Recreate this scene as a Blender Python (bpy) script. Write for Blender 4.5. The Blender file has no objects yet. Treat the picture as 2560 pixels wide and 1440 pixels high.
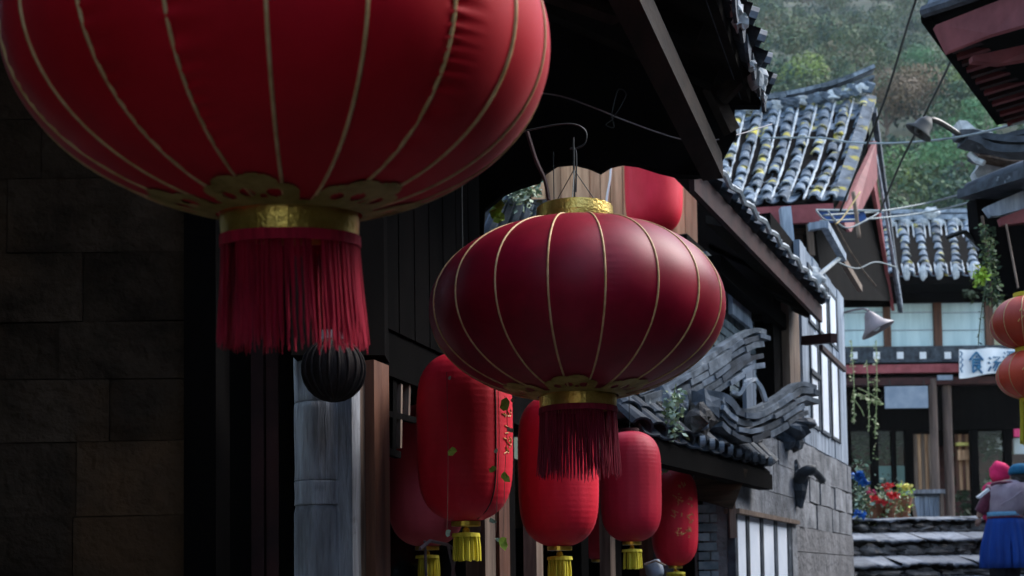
import bpy, math, random
import numpy as np
from mathutils import Vector, Matrix, noise as mnoise
random.seed(7); np.random.seed(7)
D=bpy.data; SC=bpy.context.scene; COL=SC.collection
V=Vector; PI=math.pi
# ------------------------------------------------------------------ camera, light, exposure
CAM=V((0,0,1.6)); F=3000.0
SH=573.0                           # lens shift, in photo pixels
ROT=Matrix.Rotation(math.radians(90+3.0),3,'X')@Matrix.Rotation(math.radians(-0.8),3,'Z')
cd=D.cameras.new('camera'); cam=D.objects.new('camera',cd); COL.objects.link(cam)
cam.matrix_world=Matrix.Translation(CAM)@ROT.to_4x4()
cd.sensor_width=36; cd.shift_y=SH/2560; cd.lens=36*F/2560; cd.clip_start=.05; cd.clip_end=3000
cd.dof.use_dof=True; cd.dof.focus_distance=3.6; cd.dof.aperture_fstop=5.6
SC.camera=cam
w=D.worlds.new('World'); SC.world=w; w.use_nodes=True
wn=w.node_tree; sky=wn.nodes.new('ShaderNodeTexSky'); sky.sky_type='NISHITA'; sky.sun_disc=False
SUN_EL,SUN_AZ=math.radians(46),math.radians(72)      # azimuth clockwise from +Y
sky.sun_elevation=SUN_EL; sky.sun_rotation=SUN_AZ; sky.air_density=1.3; sky.dust_density=1.2; sky.ozone_density=1.5
bg=wn.nodes['Background']; bg.inputs[1].default_value=.1
hs=wn.nodes.new('ShaderNodeHueSaturation'); hs.inputs['Saturation'].default_value=.9      # overcast veil
wn.links.new(sky.outputs[0],hs.inputs['Color']); wn.links.new(hs.outputs[0],bg.inputs[0])
sl=D.lights.new('sun','SUN'); sl.energy=1.0; sl.angle=math.radians(35); sl.color=(1,.97,.93)
so=D.objects.new('sun',sl); COL.objects.link(so)
sd=V((math.sin(SUN_AZ)*math.cos(SUN_EL),math.cos(SUN_AZ)*math.cos(SUN_EL),math.sin(SUN_EL)))
so.rotation_euler=sd.to_track_quat('Z','Y').to_euler(); so.location=(10,10,40)
SC.view_settings.view_transform='Standard'; SC.view_settings.look='None'
SC.view_settings.exposure=2.2; SC.view_settings.gamma=1
# ------------------------------------------------------------------ pixel helpers (2560x1440 photo)
def ray(px,py): return ROT@V(((px-1280)/F,(720-py+SH)/F,-1))
def at(px,py,Y):
    d=ray(px,py); return CAM+d*(Y/d.y)
class Plane:            # vertical plane X = x0 + k (Y - y0), shifted right by off
    def __init__(s,x0,y0,k,off=0):
        s.x0=x0+off*math.sqrt(1+k*k); s.y0=y0; s.k=k
        s.t=V((k,1,0)).normalized(); s.n=V((1,-k,0)).normalized()    # n faces the street (right)
    def X(s,Y): return s.x0+s.k*(Y-s.y0)
    def hit(s,px,py):
        d=ray(px,py); t=(s.x0-s.k*s.y0-CAM.x+s.k*CAM.y)/(d.x-s.k*d.y); return CAM+d*t
    def P(s,Y,z,off=0): return V((s.X(Y),Y,z))+s.n*off
    def Yof(s,px): return s.hit(px,1400).y
def ptsat(l,Y): return [at(x,y,Y) for x,y in l]
# ------------------------------------------------------------------ mesh builder
class MB:
    def __init__(s): s.v=[]; s.f=[]; s.m=[]
    def add(s,vs,fs,mi=0):
        b=len(s.v); s.v+= [tuple(v) for v in vs]; s.f+=[tuple(i+b for i in f) for f in fs]; s.m+=[mi]*len(fs); return s
    def obox(s,o,a,b,c,mi=0):
        o,a,b,c=V(o),V(a),V(b),V(c)
        if a.cross(b).dot(c)<0: a,b=b,a
        vs=[o,o+a,o+a+b,o+b,o+c,o+a+c,o+a+b+c,o+b+c]
        return s.add(vs,[(0,3,2,1),(4,5,6,7),(0,1,5,4),(1,2,6,5),(2,3,7,6),(3,0,4,7)],mi)
    def box(s,x0,x1,y0,y1,z0,z1,mi=0): return s.obox((x0,y0,z0),(x1-x0,0,0),(0,y1-y0,0),(0,0,z1-z0),mi)
    def beam(s,p,q,w_,h,up=(0,0,1),mi=0):
        p,q=V(p),V(q); d=q-p; up=V(up); sx=d.cross(up).normalized(); uz=sx.cross(d).normalized()
        return s.obox(p-sx*w_/2-uz*h/2,d,sx*w_,uz*h,mi)
    def prism(s,pts,e,mi=0):
        pts=[V(p) for p in pts]; e=V(e); n=len(pts)
        vs=pts+[p+e for p in pts]
        fs=[tuple(range(n))[::-1],tuple(range(n,2*n))]+[(i,(i+1)%n,n+(i+1)%n,n+i) for i in range(n)]
        return s.add(vs,fs,mi)
    def tube(s,pts,r,n=6,mi=0,caps=True,flat=1.0):
        pts=[V(p) for p in pts]; m=len(pts); rs=r if isinstance(r,(list,tuple)) else [r]*m
        vs=[];up=None
        for i,p in enumerate(pts):
            d=(pts[min(i+1,m-1)]-pts[max(i-1,0)]).normalized()
            if up is None: up=V((0,0,1)) if abs(d.z)<.9 else V((1,0,0))
            a=d.cross(up).normalized(); b=a.cross(d).normalized(); up=b
            for k in range(n):
                t=2*PI*k/n; vs.append(p+a*math.cos(t)*rs[i]+b*math.sin(t)*rs[i]*flat)
        fs=[(i*n+k,i*n+(k+1)%n,(i+1)*n+(k+1)%n,(i+1)*n+k) for i in range(m-1) for k in range(n)]
        if caps: fs+=[tuple(range(n))[::-1],tuple((m-1)*n+k for k in range(n))]
        return s.add(vs,fs,mi)
    def sweep(s,pts,w_,h,up=(0,0,1),mi=0):       # rectangular section along a path
        pts=[V(p) for p in pts]; m=len(pts); vs=[]; up=V(up)
        for i,p in enumerate(pts):
            d=(pts[min(i+1,m-1)]-pts[max(i-1,0)]).normalized(); a=d.cross(up).normalized(); b=a.cross(d).normalized()
            ww=w_[i] if isinstance(w_,list) else w_; hh=h[i] if isinstance(h,list) else h
            for sx,sy in ((-1,-1),(1,-1),(1,1),(-1,1)): vs.append(p+a*sx*ww/2+b*sy*hh/2)
        fs=[(i*4+k,i*4+(k+1)%4,(i+1)*4+(k+1)%4,(i+1)*4+k) for i in range(m-1) for k in range(4)]
        fs+=[(3,2,1,0),((m-1)*4,(m-1)*4+1,(m-1)*4+2,(m-1)*4+3)]
        return s.add(vs,fs,mi)
    def lathe(s,prof,n,c=(0,0,0),mi=0,a0=0,caps=False):
        c=V(c); vs=[c+V((r*math.cos(a0+2*PI*k/n),r*math.sin(a0+2*PI*k/n),z)) for r,z in prof for k in range(n)]
        m=len(prof); fs=[(i*n+k,i*n+(k+1)%n,(i+1)*n+(k+1)%n,(i+1)*n+k) for i in range(m-1) for k in range(n)]
        if caps: fs+=[tuple(range(n))[::-1],tuple((m-1)*n+k for k in range(n))]
        return s.add(vs,fs,mi)
    def loft(s,rings,n=14,mi=0):     # rings: (centre, rx, ry[, yaw])
        vs=[]
        for rg in rings:
            c=V(rg[0]); yw=rg[3] if len(rg)>3 else 0
            for k in range(n):
                t=2*PI*k/n; x=rg[1]*math.cos(t); y=rg[2]*math.sin(t)
                vs.append(c+V((x*math.cos(yw)-y*math.sin(yw),x*math.sin(yw)+y*math.cos(yw),0)))
        m=len(rings); fs=[(i*n+k,i*n+(k+1)%n,(i+1)*n+(k+1)%n,(i+1)*n+k) for i in range(m-1) for k in range(n)]
        fs+=[tuple(range(n))[::-1],tuple((m-1)*n+k for k in range(n))]
        return s.add(vs,fs,mi)
    def leaf(s,c,sz,mi=0,droop=.3,asp=.55):
        c=V(c); a=V((random.gauss(0,1),random.gauss(0,1),random.gauss(0,.6)-droop)).normalized()
        b=a.cross(V((random.gauss(0,1),random.gauss(0,1),random.gauss(0,1)))).normalized()
        return s.add([c,c+a*sz*.5+b*sz*asp*.5,c+a*sz,c+a*sz*.5-b*sz*asp*.5],[(0,1,2,3)],mi)
    def blob(s,c,r,mi=0,j=.25,seg=7,rings=5,sq=(1,1,1)):
        c=V(c); vs=[]; o=V((random.random()*50,random.random()*50,0))
        for i in range(rings+1):
            th=PI*i/rings
            for k in range(seg):
                ph=2*PI*k/seg; d=V((math.sin(th)*math.cos(ph),math.sin(th)*math.sin(ph),math.cos(th)))
                rr=r*(1+j*mnoise.noise(d*1.7+o))
                vs.append(c+V((d.x*sq[0],d.y*sq[1],d.z*sq[2]))*rr)
        fs=[(i*seg+k,(i+1)*seg+k,(i+1)*seg+(k+1)%seg,i*seg+(k+1)%seg) for i in range(rings) for k in range(seg)]
        return s.add(vs,fs,mi)
    def mesh(s,name,mats,loc=(0,0,0),smooth=False):
        me=D.meshes.new(name); L=V(loc)
        me.from_pydata([(x-L.x,y-L.y,z-L.z) for x,y,z in s.v],[],s.f)
        for m in (mats if isinstance(mats,(list,tuple)) else [mats]): me.materials.append(m)
        if len(me.materials)>1: me.polygons.foreach_set('material_index',s.m)
        if smooth: me.polygons.foreach_set('use_smooth',[True]*len(me.polygons))
        me.update(); return me
    def build(s,name,mats,parent=None,smooth=False,loc=None):
        L=V(wloc(parent)) if parent is not None else V(loc if loc is not None else (0,0,0))
        o=D.objects.new(name,s.mesh(name,mats,L,smooth)); COL.objects.link(o)
        if parent is not None: o.parent=parent
        elif loc is not None: o.location=loc
        return o
def wloc(o):
    L=V((0,0,0))
    while o is not None: L+=o.location; o=o.parent
    return L
def tag(o,label,cat,group=None):
    o['label']=label; o['category']=cat
    if group: o['group']=group
    return o
def thing(name,loc,label,cat,group=None):
    o=D.objects.new(name,None); o.empty_display_size=.1; COL.objects.link(o); o.location=loc
    return tag(o,label,cat,group)
def struct(o): o['kind']='structure'; return o
def stuff(o): o['kind']='stuff'; return o
def inst(name,me,mw,parent):             # a piece sharing mesh data, at a world matrix
    o=D.objects.new(name,me); COL.objects.link(o); o.parent=parent
    o.matrix_local=Matrix.Translation(-wloc(parent))@mw; return o
def frame(o,x,y,z):                       # matrix from origin and three axes
    m=Matrix.Identity(4)
    for i,a in enumerate((x,y,z)):
        for j in range(3): m[j][i]=a[j]
    for j in range(3): m[j][3]=o[j]
    return m
def rnd(a,b): return random.uniform(a,b)
# ------------------------------------------------------------------ materials
def M(name,c1,c2,scale=(3,3,3),rough=.8,bump=.3,detail=5,spots=None,vary=.25,metal=0,spec=.3,lo=.35,hi=.65,bscale=None,sheen=0,dist=.01):
    m=D.materials.new(name); m.use_nodes=True; nt=m.node_tree; N=nt.nodes; L=nt.links
    b=N['Principled BSDF']; b.inputs['Roughness'].default_value=rough; b.inputs['Metallic'].default_value=metal
    b.inputs['Specular IOR Level'].default_value=spec
    if sheen: b.inputs['Sheen Weight'].default_value=sheen; b.inputs['Sheen Roughness'].default_value=.5
    g=N.new('ShaderNodeNewGeometry'); mp=N.new('ShaderNodeMapping'); mp.inputs['Scale'].default_value=scale
    L.new(g.outputs['Position'],mp.inputs[0])
    oi=N.new('ShaderNodeObjectInfo')
    n1=N.new('ShaderNodeTexNoise'); n1.inputs['Scale'].default_value=1; n1.inputs['Detail'].default_value=detail; n1.inputs['Roughness'].default_value=.6
    L.new(mp.outputs[0],n1.inputs['Vector'])
    r=N.new('ShaderNodeValToRGB'); e=r.color_ramp.elements
    e[0].position=lo; e[1].position=hi; e[0].color=(*c1,1); e[1].color=(*c2,1); L.new(n1.outputs[0],r.inputs[0])
    out=r.outputs[0]
    if spots:
        for (sc,th,col) in spots:
            n2=N.new('ShaderNodeTexNoise'); n2.inputs['Scale'].default_value=sc; n2.inputs['Detail'].default_value=4
            L.new(g.outputs['Position'],n2.inputs['Vector'])
            rr=N.new('ShaderNodeValToRGB'); rr.color_ramp.elements[0].position=th; rr.color_ramp.elements[1].position=th+.1
            L.new(n2.outputs[0],rr.inputs[0]); mx=N.new('ShaderNodeMix'); mx.data_type='RGBA'
            L.new(rr.outputs[0],mx.inputs[0]); L.new(out,mx.inputs[6]); mx.inputs[7].default_value=(*col,1); out=mx.outputs[2]
    if vary:
        ma=N.new('ShaderNodeMath'); ma.operation='MULTIPLY_ADD'; ma.inputs[1].default_value=vary*2; ma.inputs[2].default_value=1-vary
        L.new(oi.outputs['Random'],ma.inputs[0]); hs=N.new('ShaderNodeHueSaturation'); L.new(ma.outputs[0],hs.inputs['Value']); L.new(out,hs.inputs['Color']); out=hs.outputs[0]
    L.new(out,b.inputs['Base Color'])
    if bump:
        bp=N.new('ShaderNodeBump'); bp.inputs['Strength'].default_value=bump; bp.inputs['Distance'].default_value=dist
        if bscale:
            n3=N.new('ShaderNodeTexNoise'); n3.inputs['Scale'].default_value=bscale; n3.inputs['Detail'].default_value=4; L.new(g.outputs['Position'],n3.inputs['Vector']); L.new(n3.outputs[0],bp.inputs['Height'])
        else: L.new(n1.outputs[0],bp.inputs['Height'])
        L.new(bp.outputs[0],b.inputs['Normal'])
    return m
m_black=M('shade_black_wood',(.0012,.001,.001),(.0045,.0036,.0034),(6,6,1.5),.9,.4,spec=.04)  # near-black base puts deep shade into the timber colour
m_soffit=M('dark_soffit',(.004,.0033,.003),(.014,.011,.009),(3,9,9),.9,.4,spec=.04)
m_beam=M('old_beam',(.012,.007,.005),(.036,.022,.015),(12,3,12),.8,.5,spec=.15)
m_plank=M('smoky_plank',(.012,.008,.005),(.07,.044,.027),(2.2,9,40),.85,.9,detail=8,spots=[(2.2,.64,(.04,.026,.016))],spec=.15)
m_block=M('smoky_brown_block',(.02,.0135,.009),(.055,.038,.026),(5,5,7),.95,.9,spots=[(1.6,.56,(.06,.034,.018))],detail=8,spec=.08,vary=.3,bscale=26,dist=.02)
m_greypost=M('weathered_grey_wood',(.13,.13,.14),(.38,.4,.44),(22,22,2.6),.9,1.0,dist=.03,spots=[(9,.64,(.1,.1,.105))])
m_brownpost=M('worn_brown_wood',(.09,.06,.045),(.22,.16,.12),(22,22,1.6),.8,.6)
m_redpost=M('reddish_brown_wood',(.08,.032,.02),(.17,.075,.045),(22,22,1.6),.65,.5)
m_tan=M('varnished_panel_wood',(.26,.13,.06),(.62,.38,.22),(16,16,1.1),.6,.4,spots=[(5,.68,(.1,.05,.03))],vary=.3)
m_redpaint=M('faded_red_paint',(.17,.035,.04),(.27,.07,.075),(5,5,5),.7,.3,spots=[(7,.68,(.12,.05,.05))])
m_darkpost=M('dark_weathered_post',(.045,.03,.026),(.11,.075,.06),(22,22,1.6),.75,.5)
m_maroon=M('dark_red_timber',(.022,.006,.006),(.055,.016,.015),(6,6,6),.7,.3)
m_tile=M('grey_clay_tile',(.06,.08,.1),(.22,.26,.31),(9,9,9),.85,.6,spots=[(16,.66,(.36,.38,.38)),(4.2,.68,(.26,.23,.07))],vary=.45)
m_tileplain=M('plain_grey_tile',(.035,.045,.055),(.17,.195,.22),(9,9,9),.85,.8,spots=[(16,.66,(.36,.38,.38))],vary=.5)
m_tilelich=M('lichened_clay_tile',(.035,.055,.08),(.15,.19,.24),(7,7,7),.85,.6,spots=[(11,.6,(.3,.34,.36)),(4.6,.575,(.4,.34,.05))],vary=.4)
m_tiledark=M('wet_dark_tile',(.012,.018,.026),(.06,.075,.095),(9,9,9),.6,.5,spots=[(12,.68,(.3,.33,.35))],vary=.4)
m_mortar=M('lime_mortar',(.3,.33,.35),(.55,.58,.6),(14,14,14),.9,.5,spots=[(22,.62,(.16,.17,.18))],vary=.15)
m_greyplank=M('blue_grey_weathered_board',(.12,.15,.19),(.3,.35,.42),(18,18,1.6),.85,.6,spots=[(6,.66,(.07,.08,.1))],vary=.25)
m_stone=M('dressed_grey_stone',(.09,.095,.105),(.23,.24,.26),(5,5,5),.9,.8,spots=[(3,.66,(.1,.095,.09))],vary=.2,bscale=30,dist=.02)
m_mud=M('mud_plaster',(.1,.1,.105),(.19,.19,.2),(3,3,3),.95,.9,spots=[(6,.7,(.07,.065,.06))],bscale=18,dist=.03,vary=0)
m_brick=M('grey_green_brick',(.1,.14,.16),(.24,.29,.31),(10,10,10),.9,.6,vary=.35)
m_step=M('worn_step_stone',(.13,.14,.16),(.21,.23,.26),(6,6,6),.75,.7,spots=[(5,.66,(.2,.19,.18))],bscale=22,dist=.02)
m_riser=M('rough_riser_stone',(.05,.047,.045),(.15,.14,.13),(7,7,7),.95,.9,bscale=20,dist=.03)
m_cobble=M('cobbled_ground',(.07,.07,.07),(.16,.16,.165),(4,4,4),.85,.9,bscale=9,dist=.04,vary=0)
m_paper=M('paper_window_pane',(.6,.66,.75),(.74,.79,.86),(3,3,3),.7,.05,vary=.06)
m_curtain=M('curtain_sky_glass',(.38,.55,.6),(.55,.72,.76),(8,8,.8),.35,.1,vary=.08,spec=.5)  # curtains plus sky reflection, both put into the base colour
m_white=M('chalk_white',(.68,.7,.72),(.78,.8,.82),(5,5,5),.8,.1,vary=.05)
m_blueink=M('blue_ink_cloth',(.02,.09,.2),(.06,.2,.32),(12,12,12),.9,0,vary=.1)
m_greyboard=M('blue_grey_signboard',(.2,.25,.32),(.3,.35,.42),(5,5,5),.6,.1)
m_vine=M('vine_leaf',(.09,.13,.05),(.26,.33,.14),(30,30,30),.6,.1,vary=.3)
m_leafbright=M('bright_leaf',(.3,.46,.04),(.5,.68,.12),(30,30,30),.55,.1,vary=.3)
m_dryleaf=M('dry_yellow_leaf',(.3,.3,.16),(.48,.46,.3),(30,30,30),.7,.1,vary=.3)
m_leafpale=M('pale_leaf',(.32,.46,.34),(.55,.68,.5),(30,30,30),.6,.1,vary=.3)
m_darkleaf=M('dark_leaf',(.02,.04,.025),(.07,.11,.05),(20,20,20),.7,.1,vary=.3)
m_redflower=M('red_petal',(.55,.01,.015),(.8,.03,.04),(30,30,30),.6,.1)
m_pinkflower=M('pink_petal',(.45,.02,.09),(.6,.05,.15),(30,30,30),.6,.1)
m_yellowflower=M('yellow_petal',(.6,.5,.1),(.75,.66,.2),(30,30,30),.6,.1)
m_blue=M('blue_flower',(.01,.1,.4),(.03,.2,.6),(30,30,30),.6,.1)
m_terra=M('terracotta_pot',(.16,.06,.03),(.26,.11,.06),(9,9,9),.85,.2)
m_wire=M('wire_insulation',(.16,.19,.2),(.26,.3,.31),(5,5,5),.6,0)
m_wiredark=M('black_cable',(.012,.014,.013),(.03,.033,.03),(5,5,5),.6,0)
m_enamel=M('grey_enamel_metal',(.16,.13,.13),(.24,.2,.2),(9,9,9),.45,.1,spec=.5)
m_bronze=M('dark_lamp_metal',(.004,.0045,.003),(.011,.011,.008),(9,9,9),.5,.1,spec=.5)
m_tarp=M('blue_tarp',(.006,.03,.12),(.012,.06,.22),(9,9,9),.5,.3)
m_teal=M('teal_board',(.2,.42,.42),(.3,.52,.52),(3,3,3),.6,.05)
m_skin=M('skin',(.3,.17,.12),(.4,.24,.18),(9,9,9),.6,.05)
m_cloth_maroon=M('maroon_cloth',(.07,.012,.03),(.13,.025,.05),(25,25,25),.9,.4,sheen=.2)
m_cloth_vest=M('quilted_mauve_vest',(.42,.33,.4),(.56,.46,.53),(14,14,14),.9,.3)
m_cloth_blue=M('cobalt_blue_cloth',(.008,.04,.22),(.012,.065,.32),(8,8,2),.9,.4)
m_cloth_lightblue=M('light_blue_cloth',(.12,.32,.5),(.2,.42,.6),(20,20,20),.9,.2)
m_cloth_teal=M('teal_cap_cloth',(.01,.12,.24),(.02,.18,.32),(20,20,20),.9,.3)
m_cloth_pink=M('hot_pink_cloth',(.42,.006,.06),(.6,.02,.11),(12,12,12),.85,.3)
m_cloth_black=M('black_cloth',(.01,.01,.014),(.02,.02,.026),(20,20,20),.9,.2)
m_hair=M('dark_hair',(.02,.016,.014),(.045,.035,.03),(40,40,10),.6,.3)
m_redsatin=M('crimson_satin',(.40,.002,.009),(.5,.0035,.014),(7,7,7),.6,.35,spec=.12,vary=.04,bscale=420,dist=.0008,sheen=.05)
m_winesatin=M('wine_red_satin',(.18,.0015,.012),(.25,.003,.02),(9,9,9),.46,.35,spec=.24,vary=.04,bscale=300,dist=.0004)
m_redpaper=M('red_lantern_cloth',(.56,.007,.022),(.7,.018,.045),(6,6,3),.55,.35,spec=.25,vary=.05,bscale=90,dist=.0015)
m_plumpaper=M('plum_red_lantern_cloth',(.42,.006,.024),(.54,.012,.04),(6,6,3),.55,.35,spec=.3,vary=.05,bscale=70,dist=.0015)
m_reflectpaper=M('reflected_lantern_cloth',(.6,.07,.1),(.72,.11,.14),(6,6,3),.7,.3,vary=.05)  # washed-out red imitates a lantern reflected in glass
m_orange=M('orange_red_lantern_cloth',(.5,.05,.02),(.66,.09,.04),(9,9,3),.5,.3,spec=.5)
m_goldfoil=M('crinkled_gold_foil',(.5,.33,.06),(.8,.58,.16),(14,14,14),.28,.6,metal=.7,bscale=160,dist=.003,vary=0)
m_goldtrim=M('gold_printed_trim',(.2,.13,.02),(.36,.25,.07),(26,26,26),.6,.3,vary=0)
m_goldrib=M('gold_braid',(.46,.28,.11),(.66,.45,.22),(40,40,40),.5,.3,vary=0)
m_fringe=M('crimson_fringe',(.3,.006,.028),(.5,.014,.05),(120,120,3),.8,.2,vary=0,spec=.2)
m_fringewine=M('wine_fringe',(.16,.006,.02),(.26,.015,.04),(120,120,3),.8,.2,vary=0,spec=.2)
m_yellow=M('yellow_tassel',(.6,.52,.03),(.8,.7,.08),(90,90,3),.8,.4,vary=.1)
m_goldbead=M('gold_bead',(.6,.4,.05),(.8,.6,.12),(20,20,20),.3,.1,metal=.7)
m_goldink=M('gold_ink',(.5,.3,.08),(.7,.45,.16),(40,40,40),.5,.1)
m_basket=M('dark_woven_cane',(.006,.004,.004),(.022,.014,.012),(60,60,3),.8,.6,vary=0)
m_grass=M('hill_soil',(.03,.045,.03),(.08,.09,.05),(.2,.2,.2),.95,0,vary=0)
def foliage_mat(name,cols):
    m=D.materials.new(name); m.use_nodes=True; nt=m.node_tree; N=nt.nodes; L=nt.links; b=N['Principled BSDF']; b.inputs['Roughness'].default_value=.75; b.inputs['Specular IOR Level'].default_value=.15
    g=N.new('ShaderNodeNewGeometry'); n=N.new('ShaderNodeTexNoise'); n.inputs['Scale'].default_value=.13; n.inputs['Detail'].default_value=3
    L.new(g.outputs['Position'],n.inputs['Vector']); r=N.new('ShaderNodeValToRGB'); e=r.color_ramp.elements
    while len(e)<len(cols): e.new(.5)
    for i,c in enumerate(cols): e[i].position=.3+.4*i/(len(cols)-1); e[i].color=(*c,1)
    rd=N.new('ShaderNodeMath'); rd.operation='MULTIPLY_ADD'; rd.inputs[1].default_value=.16; L.new(g.outputs['Random Per Island'],rd.inputs[0]); L.new(n.outputs[0],rd.inputs[2])
    sb=N.new('ShaderNodeMath'); sb.operation='SUBTRACT'; sb.inputs[1].default_value=.08; L.new(rd.outputs[0],sb.inputs[0]); L.new(sb.outputs[0],r.inputs[0]); L.new(r.outputs[0],b.inputs['Base Color']); return m
m_forest=foliage_mat('forest_foliage',[(.016,.042,.036),(.03,.075,.05),(.065,.115,.05),(.1,.13,.06),(.12,.105,.065)])
m_treegreen=foliage_mat('fresh_green_foliage',[(.04,.13,.06),(.08,.2,.09),(.16,.28,.1)])
m_treerust=foliage_mat('rusty_foliage',[(.07,.065,.045),(.14,.1,.065),(.22,.16,.1)])
m_treeyellow=foliage_mat('yellow_green_foliage',[(.12,.2,.05),(.22,.3,.08),(.3,.36,.1)])
def glass_mat():
    m=D.materials.new('window_glass'); m.use_nodes=True; nt=m.node_tree; N=nt.nodes; L=nt.links; N.remove(N['Principled BSDF'])
    t=N.new('ShaderNodeBsdfTransparent'); t.inputs[0].default_value=(.82,.86,.86,1); g=N.new('ShaderNodeBsdfGlossy'); g.inputs['Roughness'].default_value=.04
    fr=N.new('ShaderNodeFresnel'); fr.inputs[0].default_value=1.22; mx=N.new('ShaderNodeMixShader'); L.new(fr.outputs[0],mx.inputs[0]); L.new(t.outputs[0],mx.inputs[1]); L.new(g.outputs[0],mx.inputs[2])
    L.new(mx.outputs[0],N['Material Output'].inputs[0]); return m
m_glass=glass_mat()
# ------------------------------------------------------------------ reference planes of the street
NP=Plane(1.146,5.5,.33)            # eave line of the near left house
SF=Plane(-.438,3.6,.33)            # shop front
PP=Plane(3.4,12,.45)               # stone house and low wall
zN=at(1905,265,5.5).z
# ------------------------------------------------------------------ ground, steps, hillside
def g_z(Y):
    pts=[(-400,0),(2,0),(10.4,1.02),(11.2,1.1),(14,1.75),(22,2.35),(45,3),(120,3.5),(1500,4)]
    for (a,za),(b,zb) in zip(pts,pts[1:]):
        if Y<=b: return za+(zb-za)*(Y-a)/(b-a)
    return 4
mb=MB(); ys=[-400,-50,-10,-2,2,4,6,8,10.4,11.2,14,22,45,120,1500]; xs=[-900,-60,-5,0,5,12,60,900]
mb.add([(x,y,g_z(y)) for y in ys for x in xs],[(i*8+k,i*8+k+1,(i+1)*8+k+1,(i+1)*8+k) for i in range(len(ys)-1) for k in range(7)])
struct(mb.build('ground',m_cobble))
mb=MB(); NX,NY=60,40
def hz(x,y): return max(3.2,(y-45)*.58)+mnoise.noise(V((x*.02,y*.02,0)))*9*min(1,max(0,(y-60)/60))
vs=[(-250+700*i/NX,46+420*j/NY) for j in range(NY+1) for i in range(NX+1)]
mb.add([(x,y,hz(x,y)) for x,y in vs],[(j*(NX+1)+i,j*(NX+1)+i+1,(j+1)*(NX+1)+i+1,(j+1)*(NX+1)+i) for j in range(NY) for i in range(NX)])
hill=struct(mb.build('hillside',m_grass,smooth=True))
def crown_np(c,r,n,sz,h=1.0):
    """n leaf clump quads spread over lumpy shell and volume"""
    lob=np.random.normal(size=(7,3)); lob/=np.linalg.norm(lob,axis=1)[:,None]; lob[:,2]=np.abs(lob[:,2])*.9
    d=np.random.normal(size=(n,3)); d/=np.linalg.norm(d,axis=1)[:,None]
    k=np.random.randint(0,7,n); cc=lob[k]*r*.55
    p=cc+d*r*.5*np.random.uniform(.75,1.08,(n,1)); p[:,2]=p[:,2]*h+r*.5
    p+=np.array(c)
    nn=d+np.random.normal(size=(n,3))*.42; a=np.cross(nn,np.random.normal(size=(n,3))); a/=np.linalg.norm(a,axis=1)[:,None]
    b=np.cross(nn,a); b/=np.linalg.norm(b,axis=1)[:,None]
    s=sz*np.random.uniform(.6,1.3,(n,1)); q=np.stack([p-a*s-b*s*.5,p+a*s-b*s*.5,p+a*s*.7+b*s*.6,p-a*s*.7+b*s*.6],axis=1)
    return q.reshape(-1,3)
def np_mesh(name,arr,mat):
    me=D.meshes.new(name); n=len(arr)//4; me.vertices.add(len(arr)); me.vertices.foreach_set('co',arr.astype(np.float32).ravel())
    me.loops.add(n*4); me.loops.foreach_set('vertex_index',np.arange(n*4,dtype=np.int32)); me.polygons.add(n)
    me.polygons.foreach_set('loop_start',np.arange(0,n*4,4,dtype=np.int32)); me.polygons.foreach_set('loop_total',np.full(n,4,dtype=np.int32))
    me.materials.append(mat); me.update(); me.validate(); return me
arr=[]
y=82.0
while y<330:
    st=4.6+y*.008
    x=y*.08
    while x<y*.58:
        xx,yy=x+rnd(-1.4,1.4),y+rnd(-1.6,1.6); r=random.choice((1.5,2.2,2.6,3.2,3.9))*rnd(.85,1.15)
        arr.append(crown_np((xx,yy,hz(xx,yy)+r*.3),r,int((46 if y<160 else 28)*r*r)+60,.14+y*.0005,rnd(.85,1.3))); x+=st*rnd(.8,1.2)
    y+=st
o=D.objects.new('forest',np_mesh('forest',np.concatenate(arr),m_forest)); COL.objects.link(o); stuff(o)
tag(o,'hazy grey green forest covering the whole steep hillside','forest')
def hill_tree(px,py,Y,r,mat,label,cat='tree'):
    d=ray(px,py); t=Y
    for _ in range(60):     # walk along the ray to the slope
        p=CAM+d*(t/d.y)
        if p.z<hz(p.x,p.y)+r*.9: break
        t+=1.5
    base=V((p.x,p.y,hz(p.x,p.y)-.2)); e=thing('tree',base,label,cat)
    q=crown_np((0,0,r*.7),r,int(1500*(r/3)**1.3)+300,.13,1.05); c=D.objects.new('crown',np_mesh('crown',q,mat)); COL.objects.link(c); c.parent=e
    t_=MB(); t_.tube([base,base+V((.1,0,r*.6)),base+V((0,.1,r*1.1))],[r*.07,r*.05,r*.03],6)
    for k in range(5):
        a=k*1.3; t_.tube([base+V((.1,0,r*.55)),base+V((math.cos(a)*r*.5,math.sin(a)*r*.5,r*1.15))],[r*.03,r*.012],5)
    t_.build('trunk',m_brownpost,e)
for a in [(2330,455,84,3.4,m_treegreen,'fresh green bushy tree on the hill above the white mortared roof'),
          (2405,420,86,3.2,m_treegreen,'bright green tree on the hill just left of the upturned white ridge'),
          (2290,500,80,1.9,m_treeyellow,'small yellow green tree standing at the foot of the hill above the far roof'),
          (2400,385,88,1.6,m_treeyellow,'small lime green treetop beside the tiled ridge on the right'),
          (2240,470,84,2.6,m_treegreen,'dull green tree between the gable end and the far roof'),
          (2215,300,118,3.6,m_treerust,'rusty brown bushy tree right of the upturned roof ridge'),
          (2290,295,120,3.4,m_treerust,'reddish brown tree behind the dark hooded lamp'),
          (2395,240,135,3.2,m_treeyellow,'ochre tinged tree on the hill left of the red eave corner'),
          (2010,222,128,3.2,m_treeyellow,'light yellow green tree just above the lichened roof ridge'),
          (2440,330,100,2.6,m_treegreen,'green tree tucked under the red rafters of the eave corner'),
          (2290,190,150,3.2,m_treegreen,'green tree between the two hanging cables')]:
    hill_tree(*a)
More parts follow.
